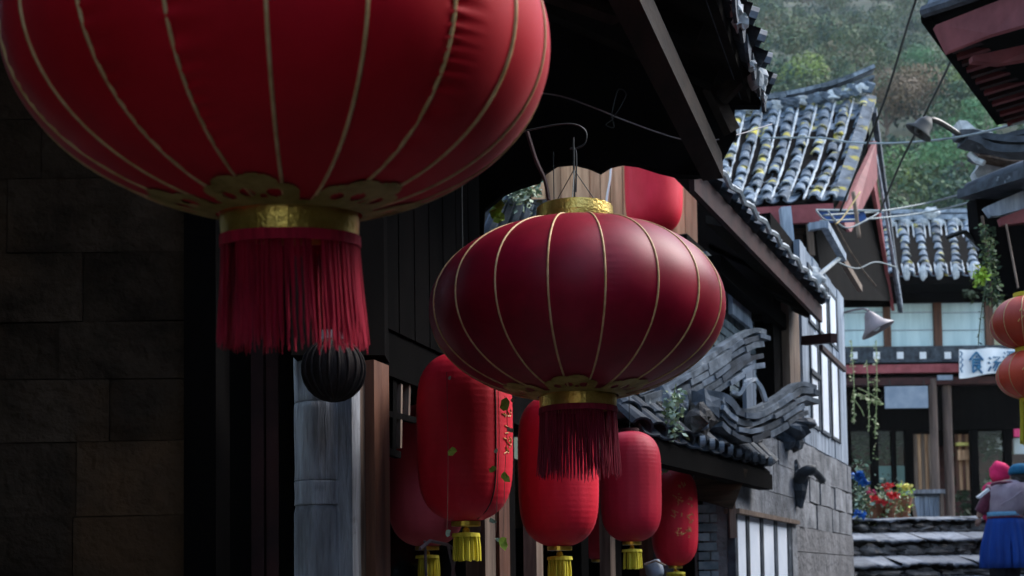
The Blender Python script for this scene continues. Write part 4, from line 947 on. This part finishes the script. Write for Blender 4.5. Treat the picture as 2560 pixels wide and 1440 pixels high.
qrect(2536,1072,2600,1092,YQ+.28,.05,m_pinkflower,'pink_valance')
m=MB()
for k in range(1100):
    x=random.choice((rnd(2130,2186),rnd(2205,2236),rnd(2390,2432),rnd(2455,2520))); y=random.choice((rnd(1080,1150),rnd(1180,1290))); m.leaf(at(x,y,YQ+rnd(.7,1.5)),rnd(.08,.2),0)
g_=thing('indoor_plants',at(2300,1290,YQ+1),'dim green plants standing behind the glass doors of the far house','plants'); stuff(m.build('foliage',[m_darkleaf],g_))
# signboard, banner
sb=thing('signboard',q(2268,992,-.4),'plain blue grey board hanging below the red beam of the far house','sign')
qrect(2214,966,2321,1021,YQ-.4,.04,m_greyboard,'panel',sb)
for px in (2225,2310):
    m=MB(); m.tube([at(px,967,YQ-.38),at(px,950,YQ-.38)],.01,5); m.build('hanger',m_wiredark,sb)
bn=thing('cloth_banner',q(2470,908,-.5),'white cloth banner with blue painted characters hung on the balcony of the far house','banner')
def BP(u,v): 
    x=2398+u*150; yt=873+u*(-3)+2*math.sin(u*9); yb=944-u*14+3*math.sin(u*7+1); return at(x,yt+(yb-yt)*v,YQ-.5+.03*math.sin(u*11))
m=MB(); vs=[BP(i/24,j/4) for j in range(5) for i in range(25)]; vs2=[v+V((0,.006,0)) for v in vs]
m.add(vs,[(j*25+i,j*25+i+1,(j+1)*25+i+1,(j+1)*25+i) for j in range(4) for i in range(24)]); m.add(vs2,[(j*25+i,(j+1)*25+i,(j+1)*25+i+1,j*25+i+1) for j in range(4) for i in range(24)]); m.build('cloth',m_white,bn)
def strokes(name,lst,x0,y0,w_,h_,r=.016):
    m=MB()
    for s_ in lst:
        pts=[at(x0+a*w_,y0+b*h_,YQ-.545) for a,b in s_]; m.tube(pts,r,4)
    m.build(name,m_blueink,bn)
# the characters on the banner (left: roofed character like 食, right: 汤-like one, a third half hidden)
SHI=[[(.5,0),(.1,.38)],[(.5,0),(.9,.38)],[(.5,.16),(.54,.26)],[(.3,.34),(.7,.34)],[(.3,.34),(.3,.95)],[(.7,.34),(.7,.62)],[(.3,.48),(.7,.48)],[(.3,.62),(.7,.62)],[(.3,.95),(.52,.8)],[(.5,.66),(.86,.98)],[(.78,.66),(.6,.78)]]
TANG=[[(.08,.12),(.2,.24)],[(.02,.4),(.14,.5)],[(.05,.95),(.2,.66)],[(.36,.12),(.84,.12),(.46,.42)],[(.4,.42),(.92,.42),(.86,.95),(.74,.88)],[(.6,.44),(.36,.78)],[(.76,.44),(.46,.95)]]
JIU=[[(.1,.12),(.22,.22)],[(.04,.4),(.16,.5)],[(.06,.95),(.22,.62)],[(.32,.1),(.95,.1)],[(.38,.3),(.9,.3),(.9,.95),(.38,.95),(.38,.3)],[(.55,.1),(.55,.55)],[(.72,.1),(.72,.55)],[(.38,.75),(.9,.75)]]
strokes('character',SHI,2420,880,42,54,.02); strokes('character',TANG,2470,888,36,42,.017); strokes('character',JIU,2506,876,34,38,.012)
strokes('border_pattern',[[(0,0),(.5,.1),(.1,.25),(.6,.38),(.1,.5),(.6,.62),(.1,.78),(.5,.95)]],2400,878,12,56,.014)
# bench / wooden counter and pots at the head of the steps
bc=thing('wooden_counter',at(2325,1290,17),'weathered wooden counter with slatted front beside the columns','counter')
def crect(x0,y0,x1,y1,Y0,dep,mat,name,par):
    a=at(x0,y1,Y0); b=at(x1,y1,Y0); c_=at(x0,y0,Y0); m=MB(); m.obox(a,(b.x-a.x,0,0),(0,dep,0),(0,0,c_.z-a.z)); return m.build(name,mat,par)
crect(2284,1224,2364,1234,17,.5,m_greypost,'top',bc)
for k in range(6): crect(2290+k*11.5,1240,2300+k*11.5,1296,17.06+.01*(k%2),.03,m_greyplank,'slat',bc)
crect(2286,1234,2362,1240,17.03,.06,m_tiledark,'rail',bc); crect(2353,1234,2361,1298,17.02,.06,m_brownpost,'leg',bc)
m=MB(); m.beam(at(2278,1232,16.95),at(2290,1298,16.95),.04,.04,up=(0,1,0)); m.build('leg',m_brownpost,bc)
fl=thing('flower_pots',at(2210,1295,14.9),'clump of red geraniums in small pots at the head of the steps','potted flowers')
m=MB()
for k in range(420): m.leaf(at(random.gauss(2210,27),random.gauss(1252,20),14.9+rnd(-.15,.15)),rnd(.03,.07),random.choice((0,0,0,1)))
stuff(m.build('foliage',[m_vine,m_leafpale],fl))
for (x,y,mt,n_) in ((2175,1228,m_pinkflower,26),(2186,1245,m_redflower,40),(2196,1250,m_redflower,30),(2208,1256,m_redflower,28),(2220,1215,m_redflower,30),(2228,1236,m_redflower,34),(2240,1240,m_redflower,26)):
    m=MB()
    for k in range(n_): m.leaf(at(x+random.gauss(0,5),y+random.gauss(0,3.5),14.7+rnd(-.03,.03)),rnd(.03,.05),0,0,.9)
    m.build('flower_head',mt,fl)
for px in (2190,2222): m=MB(); m.lathe([(.07,0),(.1,.18),(.11,.18),(.11,.2),(.08,.2)],14,at(px,1298,14.9),caps=True); m.build('pot',m_terra,fl)
yl=thing('potted_shrub',at(2258,1290,15.2),'yellow green shrub with pale yellow blooms between the geraniums and the wooden counter','shrub')
m=MB()
for k in range(220): m.leaf(at(random.gauss(2258,9),rnd(1212,1280),15.2+rnd(-.1,.1)),rnd(.04,.08),random.choice((0,0,1)))
stuff(m.build('foliage',[m_leafbright,m_vine],yl))
m=MB()
for k in range(30): m.leaf(at(random.gauss(2260,7),random.gauss(1216,4),15.1),rnd(.04,.06),0,0,.9)
m.build('flower_head',m_yellowflower,yl); m=MB(); m.lathe([(.08,0),(.13,.26),(.14,.28)],14,at(2256,1296,15.2),caps=True); m.build('pot',m_terra,yl)
bl=thing('potted_shrub',at(2148,1300,14.2),'tall plant with bright blue flowers against the corner of the stone house','shrub')
m=MB()
for k in range(260): m.leaf(at(random.gauss(2150,10),rnd(1150,1300),14.2+rnd(-.08,.08)),rnd(.04,.09),random.choice((0,1,1)))
stuff(m.build('foliage',[m_leafpale,m_darkleaf],bl))
for (x,y) in ((2143,1188),(2152,1196),(2160,1205),(2150,1285)):
    m=MB()
    for k in range(46): m.leaf(at(x+random.gauss(0,4),y+random.gauss(0,4),14.0),rnd(.04,.07),0,0,.9)
    m.build('flower_head',m_blue,bl)
m=MB(); m.tube(ptsat([(2150,1310),(2150,1180)],14.2),.012,5); m.build('stem',m_vine,bl)
# hanging creepers in front of the far house
hv=thing('hanging_creeper',at(2180,870,18),'thin yellow green creeper strands trailing below the street lamp','creeper')
m=MB()
for (x0,y0,x1,y1) in ((2128,850,2135,1060),(2190,850,2188,1090),(2166,900,2172,1080),(2145,970,2200,1000),(2136,1000,2160,1040)):
    p=catmull([at(x0,y0,18),at((x0+x1)/2+3,(y0+y1)/2,18),at(x1,y1,18)],12); m.tube(p,.006,4)
m.build('stem',m_vine,hv); m=MB()
for (x0,y0,x1,y1,n_) in ((2128,850,2135,1060,70),(2190,850,2188,1150,90),(2166,900,2172,1080,30),(2140,985,2205,1010,80)):
    for k in range(n_):
        t=random.random(); m.leaf(at(x0+(x1-x0)*t+random.gauss(0,2.2),y0+(y1-y0)*t,18+rnd(-.05,.05)),rnd(.03,.065),random.choice((0,1)))
stuff(m.build('foliage',[m_vine,m_dryleaf],hv))
# ------------------------------------------------------------------ street lamps
lp=thing('street_lamp',at(2190,810,11.6),'grey enamel cone shaded street lamp on a thin curved arm before the pale windows','street lamp')
def tilted_shade(parent,c,axis,R0,R1,h,mat,name='shade'):
    axis=V(axis).normalized(); x=axis.cross(V((0,1,0))).normalized(); y=axis.cross(x); m=MB(); prof=[(R0*.5,h+.03),(R0,h),(R0*1.3,h*.8),(R1*.62,h*.35),(R1,0),(R1*1.0,-.012),(R1*.97,-.012),(R1*.6,h*.33),(R0*1.2,h*.76)]
    m.lathe(prof,28); M4=frame(c,x,y,axis); m.v=[tuple(M4@V(v)) for v in m.v]; return m.build(name,mat,parent,smooth=True)
cL=at(2194,824,11.6); tilted_shade(lp,cL,(-.50,.12,1),.05,.168,.17,m_enamel)
m=MB(); m.blob(cL+V((-.02,0,.03)),.045,0,.02,10,8); m.build('bulb',m_white,lp,smooth=True)
top=at(2172,778,11.6); m=MB(); m.tube(catmull([top,at(2160,772,11.7),at(2135,775,11.8),at(2108,782,12.0)]),.012,6); m.build('arm',m_enamel,lp)
l2=thing('street_lamp',at(2300,320,9.2),'dark hooded lamp jutting left from the upturned ridge on the right','street lamp')
cL=at(2297,330,9.2); tilted_shade(l2,cL,(.6,-.25,.8),.05,.115,.10,m_bronze)
m=MB(); m.blob(cL+V((0,0,.02)),.035,0,.02,10,8); m.build('bulb',m_bronze,l2,smooth=True)
m=MB(); m.tube(catmull([at(2310,300,9.2),at(2335,300,9.2),at(2365,315,9.3),at(2410,345,9.5)]),.022,7); m.build('arm',m_bronze,l2)
l3=thing('lamp_bracket',at(2440,620,8),'black bent metal bracket sticking out in front of the white mortared roof','bracket')
m=MB(); m.tube(ptsat([(2365,595),(2400,582),(2412,580),(2450,615)],9.5),.02,6); m.build('rod',m_bronze,l3)
m=MB(); m.tube(ptsat([(2425,605),(2447,625),(2452,612)],9.45),.008,6); m.build('clip',m_mortar,l3)
# ------------------------------------------------------------------ cables
def cable(pts,r,mat,label,name='cable'):
    P=P3(pts); t=MB(); L=V(P[0]); t.tube(catmull(P,7),r,6); o=t.build(name,mat,None,True,loc=L); return tag(o,label,'cable')
cable([(2310,-60,9),(2270,60,9.3),(2215,240,9.7),(2160,380,10.2),(2100,530,11)],.011,m_wiredark,'left one of the two dark twisted cables crossing the wooded hill')
cable([(2440,-60,8.6),(2390,120,9),(2310,290,9.4),(2250,410,10),(2200,530,11)],.010,m_wiredark,'right one of the two dark cables, passing behind the hooded lamp')
cable([(2700,262,7),(2560,304,8),(2400,342,9),(2250,357,10),(2130,356,11),(2050,345,11.6),(1900,345,11.9)],.009,m_wire,'pale cable running level across the picture in front of the hill')
cable([(1280,225,4.8),(1400,240,5),(1500,275,5),(1560,300,5.1),(1690,345,5.3),(1770,352,5.4),(1850,335,5.7),(1930,310,6.4)],.003,m_enamel,'thin sagging wire under the black eave')
cable([(1530,300,5),(1515,312,5),(1535,318,5),(1530,285,5),(1545,225,5),(1565,240,5),(1530,300,5.05)],.002,m_bronze,'small loop of wire knotted under the black eave')
cable([(2060,538,12),(2200,528,13),(2330,505,14),(2440,475,12),(2560,440,10)],.012,m_wire,'upper pale wire above the white mortared roof')
cable([(2050,552,12),(2200,545,13),(2330,528,14),(2440,502,12),(2560,470,10)],.010,m_wire,'lower pale wire above the white mortared roof')
cable([(2040,525,11),(2060,548,11),(2085,552,11)],.008,m_wire,'short frayed wire end beside the blue tarpaulin')
cable([(2068,525,11.2),(2090,552,11.2),(2120,570,11.2),(2170,548,11.4),(2200,530,11.6)],.008,m_wire,'drooping grey wire hanging below the blue tarpaulin')
cable([(2095,655,11),(2125,668,11.2),(2150,670,11.4),(2190,655,11.6),(2240,668,12)],.007,m_wire,'thick sagging wire in front of the dark gable wall')
cable([(2078,540,11),(2110,600,11.2),(2150,665,11.4),(2190,715,11.6)],.007,m_brownpost,'thin brown wire slanting down the dark gable wall')
cable([(2150,480,11.5),(2110,540,11.2),(2090,560,11)],.008,m_goldtrim,'short tan wire slanting below the red bargeboard')
cable([(2133,480,12),(2148,595,12)],.02,m_brownpost,'rusty rod hanging straight below the gable')
# ------------------------------------------------------------------ right hand side
random.seed(71)
RP=Plane(3.7,4,.42)
rh=thing('right_house',RP.P(6,0),'house on the right whose red painted upturned eave corner juts over the lane','house')
m=MB(); A=RP.P(-5,0); B=RP.P(9.5,0); m.obox(A,B-A,RP.n*.3,(0,0,4.2)); m.build('wall',m_plank,rh)
m=MB(); A=RP.P(-5,3.85,-.35); B=RP.P(4.6,3.85,-.35); m.obox(A,B-A,RP.n*3+V((0,0,1.2)),(0,0,.08)); m.build('roof',m_soffit,rh)  # unseen roof slab, added to shade the lane and lanterns
tip=at(2312,34,6.6); k1=at(2620,-90,5.6); k2=at(2506,292,8.2); k3=at(2700,330,8.6); k4=at(2850,60,7.0)
m=MB(); m.prism([tip+V((.03,.02,-.02)),k1+V((0,0,-.02)),k4,k3,k2],(0,0,.04)); m.build('soffit',m_black,rh)
for k in range(15):
    u=k/14; p=tip.lerp(k2,.18+.82*u); m=MB(); m.beam(p+V((.03,0,-.04)),p+V((.95,-.42,.1)),.045,.05); m.build('rafter',m_maroon if k%2 else m_redpaint,rh)
m=MB(); m.prism([at(2340,62,6.55),at(2600,-40,5.7),at(2600,50,5.72),at(2480,85,6.1),at(2372,128,6.5)],(0,.05,0)); m.build('fascia',m_redpaint,rh)
m=MB(); m.prism([at(2430,140,6.7),at(2640,95,6.3),at(2640,135,6.3),at(2500,158,6.6),at(2432,152,6.7)],(0,.05,0)); m.build('eave_board',m_redpaint,rh)
m=MB(); m.beam(at(2318,36,6.6),at(2505,298,8.2),.07,.07); m.build('verge_board',m_black,rh)
for k,(a,b) in enumerate([((2312,28,6.58),(2600,-85,5.6)),((2330,12,6.62),(2600,-100,5.65)),((2345,-5,6.66),(2600,-120,5.7))]):
    m=MB(); m.tube(catmull([at(*a),at((a[0]+b[0])/2,(a[1]+b[1])/2+8,(a[2]+b[2])/2),at(*b)],6),.035,8); m.build('tile_course',m_tile if k%2 else m_tiledark,rh)
r2h=thing('ridge_house',RP.P(11,0),'farther house on the right with a white mortared upturned ridge and thick dark tile eave','house')
m=MB(); A=RP.P(9.6,0); B=RP.P(15,0); m.obox(A,B-A,RP.n*.3,(0,0,4.6)); m.build('wall',m_plank,r2h)
def rpoly(pts,Y,dep,mat,name): m=MB(); m.prism(ptsat(pts,Y),(0,dep,0)); return m.build(name,mat,r2h)
rpoly([(2398,300),(2418,302),(2440,322),(2480,330),(2500,345),(2560,352),(2640,350),(2640,372),(2520,356),(2440,340),(2410,336)],9.6,.2,m_mortar,'ridge_mortar')
m=MB(); m.sweep(catmull(P3([(2392,340,9.5),(2440,340,9.5),(2500,350,9.4),(2560,355,9.3),(2660,350,9.2)]),5),.16,.05); m.build('ridge_course',m_tiledark,r2h)
m=MB(); m.sweep(catmull(P3([(2408,350,9.5),(2460,366,9.5),(2520,380,9.4),(2600,378,9.3),(2660,374,9.2)]),5),.2,.06); m.build('ridge_course',m_tiledark,r2h)
m=MB(); m.sweep(catmull(P3([(2470,352,9.48),(2520,346,9.4),(2560,336,9.3),(2660,330,9.2)]),5),.14,.04); m.build('ridge_course',m_tiledark,r2h)
rpoly([(2440,368),(2500,385),(2560,396),(2640,396),(2640,410),(2520,402),(2450,388)],9.6,.2,m_brownpost,'ridge_underside')
rpoly([(2455,385),(2520,400),(2640,405),(2640,428),(2560,430),(2520,442),(2452,468),(2436,430),(2450,412)],9.75,.1,m_mortar,'gable_plaster')
m=MB(); m.tube(P3([(2424,385,9.6),(2440,400,9.55),(2460,408,9.5)]),.025,7); m.build('scroll',m_mortar,r2h)
m=MB(); m.tube(P3([(2422,398,9.6),(2452,408,9.55)]),.02,7); m.build('scroll',m_tiledark,r2h)
m=MB(); m.tube(catmull(P3([(2425,478,9.3),(2480,455,9.1),(2560,425,8.8),(2660,395,8.4)]),5),.07,10); m.build('eave_tile_roll',m_tiledark,r2h,smooth=True)
m=MB(); m.sweep(catmull(P3([(2432,490,9.35),(2480,475,9.15),(2560,450,8.85),(2660,420,8.5)]),5),.3,.07); m.build('eave_board',m_tiledark,r2h)
rpoly([(2462,518),(2640,440),(2640,500),(2500,538),(2478,540)],9.0,.06,m_greyplank,'soffit_board')
rpoly([(2500,545),(2640,490),(2640,550),(2560,556),(2506,562)],8.9,.06,m_redpaint,'red_board')
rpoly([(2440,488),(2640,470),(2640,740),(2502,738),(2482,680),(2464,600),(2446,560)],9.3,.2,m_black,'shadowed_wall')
m=MB(); m.tube(P3([(2515,560,8.8),(2545,720,8.7)]),.008,5); m.build('cord',m_brownpost,r2h)
iv=thing('ivy',at(2460,650,9.1),'dark ivy with a few green leaves hanging down the shadowed wall on the right','ivy')
m=MB()
for k in range(420):
    y=rnd(560,760); x=2462+(y-560)*.12+random.gauss(0,9); m.leaf(at(x,y,9.15+rnd(-.1,.1)),rnd(.03,.06),0 if random.random()<.75 else 1)
for k in range(90): m.leaf(at(random.gauss(2448,9),random.gauss(690,10),9.05),rnd(.03,.06),2)
stuff(m.build('foliage',[m_darkleaf,m_vine,m_leafbright],iv))
m=MB(); m.tube(catmull(ptsat([(2455,540),(2470,640),(2480,760)],9.2)),.012,5); m.build('stem',m_brownpost,iv)
m=MB(); m.tube(catmull(ptsat([(2466,700),(2455,770),(2448,830),(2446,862)],9.0)),.004,4)
for k in range(14): m.leaf(at(2455-(k*.7)+rnd(-3,3),765+k*7,9.0),rnd(.02,.035),0)
m.build('strand',m_darkleaf,iv)
pt=thing('wall_plant',at(2422,730,20.8),'little pale green plant on the dark wall above the far windows','plant')
m=MB()
for k in range(60): m.leaf(at(random.gauss(2424,9),random.gauss(730,6),21.7+rnd(-.1,.1)),rnd(.06,.12),random.choice((0,1)))
stuff(m.build('foliage',[m_leafpale,m_darkleaf],pt))
m=MB(); m.tube(ptsat([(2420,742),(2424,728)],21.75),.012,5); m.build('stem',m_vine,pt)
# ------------------------------------------------------------------ people
def skin_body(name,joints,edges,mat,parent,sub=1):
    me=D.meshes.new(name); L=wloc(parent); me.from_pydata([V(j[0])-L for j in joints],edges,[]); me.materials.append(mat)
    o=D.objects.new(name,me); COL.objects.link(o); o.parent=parent
    md=o.modifiers.new('skin','SKIN'); 
    if not me.skin_vertices: 
        bpy.context.view_layer.objects.active=o
    sv=me.skin_vertices[0].data if me.skin_vertices else None
    if sv:
        for i,j in enumerate(joints): sv[i].radius=(j[1],j[1]); sv[i].use_root=(i==0)
    ss=o.modifiers.new('sub','SUBSURF'); ss.levels=sub; ss.render_levels=sub
    return o
YP=11.75; ps=YP/3000
ft=at(2510,1512,YP); pe=thing('person',ft,'stooping person in teal cap, mauve vest, maroon sleeves and cobalt blue skirt','person')
def pp(x,y,dy=0): return at(x,y,YP+dy)
hd=pp(2550,1186,-.02)
J=[(pp(2512,1300),.13),(pp(2512,1255),.14),(pp(2518,1222,-.02),.13),(pp(2535,1207,-.02),.06),(pp(2546,1197,-.02),.055),(hd,.082),
   (pp(2487,1222),.065),(pp(2470,1252,.06),.052),(pp(2452,1282,.1),.042),(pp(2446,1296,.08),.028),
   (pp(2556,1222),.062),(pp(2578,1252,.02),.05),(pp(2590,1282,-.02),.04),(pp(2588,1296,-.06),.028),
   (pp(2498,1400),.085),(pp(2496,1460),.055),(pp(2492,1506,-.01),.04),(pp(2490,1512,.1),.03),
   (pp(2526,1400),.085),(pp(2528,1460),.055),(pp(2530,1506,-.01),.04),(pp(2532,1512,.1),.03)]
Eg=[(0,1),(1,2),(2,3),(3,4),(4,5),(2,6),(6,7),(7,8),(8,9),(2,10),(10,11),(11,12),(12,13),(0,14),(14,15),(15,16),(16,17),(0,18),(18,19),(19,20),(20,21)]
skin_body('body',J,Eg,m_skin,pe,2)
def limb(name,idx,grow,mat,parent,n=12,JJ=J): m=MB(); m.tube(catmull([JJ[i][0] for i in idx],5),[x for x in np.interp(np.linspace(0,len(idx)-1,(len(idx)-1)*5+1),range(len(idx)),[JJ[i][1]+grow for i in idx])],n); return m.build(name,mat,parent,True)
limb('sleeve',[6,7,8],.022,m_cloth_maroon,pe); limb('sleeve',[10,11,12],.022,m_cloth_maroon,pe)
m=MB(); m.loft([(pp(2513,1292),.165,.125),(pp(2513,1270),.17,.14),(pp(2515,1245),.185,.15),(pp(2518,1225,-.01),.19,.145),(pp(2524,1210,-.02),.16,.12),(pp(2532,1202,-.02),.09,.08)],20); 
_c=pp(2513,1255)
m.v=[(x+(.010*math.sin(z*62+2*math.sin(x*9))+.012*mnoise.noise(V((x*7,y*7,z*9))))*(1 if x>_c.x else -1),y-.012*abs(math.sin(z*48+x*6)),z) for x,y,z in m.v]
m.build('vest',m_cloth_vest,pe,True)
m=MB(); m.tube([pp(2513+34*math.cos(t),1213-7*math.sin(t),-.09-.03*math.sin(t)) for t in np.linspace(0,PI,9)],.016,7); m.build('collar',m_cloth_maroon,pe,True)
m=MB(); m.loft([(pp(2513,1296),.176,.142),(pp(2513,1291),.178,.145)],24); m.build('vest_hem',m_cloth_maroon,pe,True)
m=MB(); m.tube([pp(2536,1196,-.09),pp(2548,1204,-.1),pp(2562,1198,-.09)],[.02,.03,.02],8); m.build('hair_bun',m_hair,pe,True)
m=MB(); m.tube([pp(2555,1226,-.16),pp(2530,1246,-.158),pp(2500,1262,-.14)],.004,6); m.build('strap',m_cloth_vest,pe)
rings=[]
for k in range(8):
    u=k/7; y=1292+128*u; rings.append((pp(2513+1*u,y),.165+.05*math.sin(u*PI*.62)+.012*u,.135+.05*u))
m=MB(); m.loft(rings,72); 
cxm=rings[0][0]
m.v=[(x+.018*math.sin(17*math.atan2(y-cxm.y,x-cxm.x))*min(1,max(0,(cxm.z-z)/.35)),y+.02*math.cos(15*math.atan2(y-cxm.y,x-cxm.x))*min(1,max(0,(cxm.z-z)/.35)),z) for x,y,z in m.v]
m.build('skirt',m_cloth_blue,pe,True)
m=MB(); m.loft([(pp(2513,1294),.17,.14),(pp(2513,1280),.172,.142)],24); m.build('waistband',m_cloth_lightblue,pe,True)
limb('trouser_leg',[14,15,16],.02,m_cloth_black,pe); limb('trouser_leg',[18,19,20],.02,m_cloth_black,pe)
for i in (16,20):
    m=MB(); p=J[i][0]; m.blob(p+V((0,.06,-.02)),.055,0,.02,12,8,(.8,2,.75)); m.build('shoe',m_cloth_black,pe,True)
m=MB(); m.loft([(hd+V((0,0,-.0)),.105,.115),(hd+V((0,0,.03)),.108,.118),(hd+V((0,0,.07)),.095,.105),(hd+V((0,0,.1)),.06,.07),(hd+V((0,0,.108)),.02,.02)],20); m.build('cap',m_cloth_teal,pe,True)
m=MB(); m.blob(hd+V((-.0,-.015,-.035)),.098,0,.05,12,9,(1,.9,.75)); m.build('hair',m_hair,pe,True)
# face seen from behind is turned to the steps: nose, ears
m=MB(); m.blob(hd+V((0,.09,-.03)),.018,0,.02,8,6,(.7,1,1)); 
for s_ in (-1,1): m.blob(hd+V((s_*.088,.01,-.03)),.02,0,.02,8,6,(.4,.8,1.2)); m.blob(hd+V((s_*.03,.085,-.005)),.01,0,0,8,6)
m.build('face_details',m_skin,pe,True)
m=MB(); w_=J[9][0]
for k,(dx,dz,L) in enumerate(((-.016,0,.055),(-.006,-.004,.065),(.005,-.004,.068),(.015,0,.058))):
    p=w_+V((dx,0,-.01)); m.tube([p,p+V((dx*.3,.01,-L*.5)),p+V((dx*.2,.025,-L))],[.0085,.008,.0065],7)
m.tube([w_+V((.02,.01,0)),w_+V((.032,.02,-.025)),w_+V((.03,.03,-.045))],[.01,.009,.007],7); m.build('fingers',m_skin,pe,True)
m=MB(); m.prism([pp(2444,1242,-.12),pp(2472,1220,-.12),pp(2476,1226,-.12),pp(2450,1246,-.12)],(0,.05,0)); m.build('white_cuff',m_white,pe)
# second person in pink, mostly hidden
YP2=12.75
ft=at(2500,1432,YP2); p2=thing('person',ft,'small person in a hot pink hood and jacket half hidden behind the teal capped person','person')
def p_(x,y,dy=0): return at(x,y,YP2+dy)
hd2=p_(2502,1180)
J2=[(p_(2500,1300),.12),(p_(2500,1260),.13),(p_(2500,1222),.12),(p_(2501,1205),.05),(hd2,.085),(p_(2477,1226),.055),(p_(2468,1260),.045),(p_(2470,1295,.05),.035),(p_(2524,1226),.055),(p_(2532,1260),.045),(p_(2530,1295,.05),.035),
    (p_(2490,1365),.075),(p_(2490,1425),.045),(p_(2512,1365),.075),(p_(2512,1425),.045)]
E2=[(0,1),(1,2),(2,3),(3,4),(2,5),(5,6),(6,7),(2,8),(8,9),(9,10),(0,11),(11,12),(0,13),(13,14)]
skin_body('body',J2,E2,m_skin,p2,2)
m=MB(); m.loft([(p_(2500,1310),.15,.12),(p_(2500,1260),.155,.13),(p_(2500,1228),.15,.12),(p_(2500,1212),.1,.09),(p_(2500,1206),.05,.05)],20); m.v=[(x+.014*mnoise.noise(V((x*11,y*9,z*13))),y+.012*math.sin(z*70),z) for x,y,z in m.v]; m.build('jacket',m_cloth_pink,p2,True)
limb('sleeve',[5,6,7],.02,m_cloth_pink,p2,JJ=J2); limb('sleeve',[8,9,10],.02,m_cloth_pink,p2,JJ=J2)
limb('trouser_leg',[0,11,12],.02,m_cloth_black,p2,JJ=J2); limb('trouser_leg',[0,13,14],.02,m_cloth_black,p2,JJ=J2)
m=MB(); m.loft([(hd2+V((0,0,-.1)),.085,.09),(hd2+V((0,0,-.03)),.112,.12),(hd2+V((-.01,0,.04)),.105,.115),(hd2+V((-.02,0,.09)),.06,.07),(hd2+V((-.035,0,.12)),.015,.015)],18); m.v=[(x+.02*mnoise.noise(V((x*13,y*13,z*13))),y+.02*mnoise.noise(V((x*15,y*9,z*11+4))),z) for x,y,z in m.v]; m.build('hood',m_cloth_pink,p2,True)
m=MB(); m.loft([(p_(2466,1226),.045,.05),(p_(2474,1216),.07,.07),(p_(2482,1206),.05,.05)],14); m.build('hood_scarf',m_cloth_pink,p2,True)

# ------------------------------------------------------------------ the air
hm=D.materials.new('air'); hm.use_nodes=True; nt=hm.node_tree; nt.nodes.remove(nt.nodes['Principled BSDF']); pv_=nt.nodes.new('ShaderNodeVolumePrincipled')
pv_.inputs['Density'].default_value=.00022; pv_.inputs['Color'].default_value=(.78,.88,.95,1); pv_.inputs['Anisotropy'].default_value=.2
nt.links.new(pv_.outputs[0],nt.nodes['Material Output'].inputs['Volume'])
m=MB(); m.box(-300,500,-60,480,-1.2,262); hb=m.build('haze',hm); stuff(hb); tag(hb,'thin bluish haze that pales the wooded hill','haze')
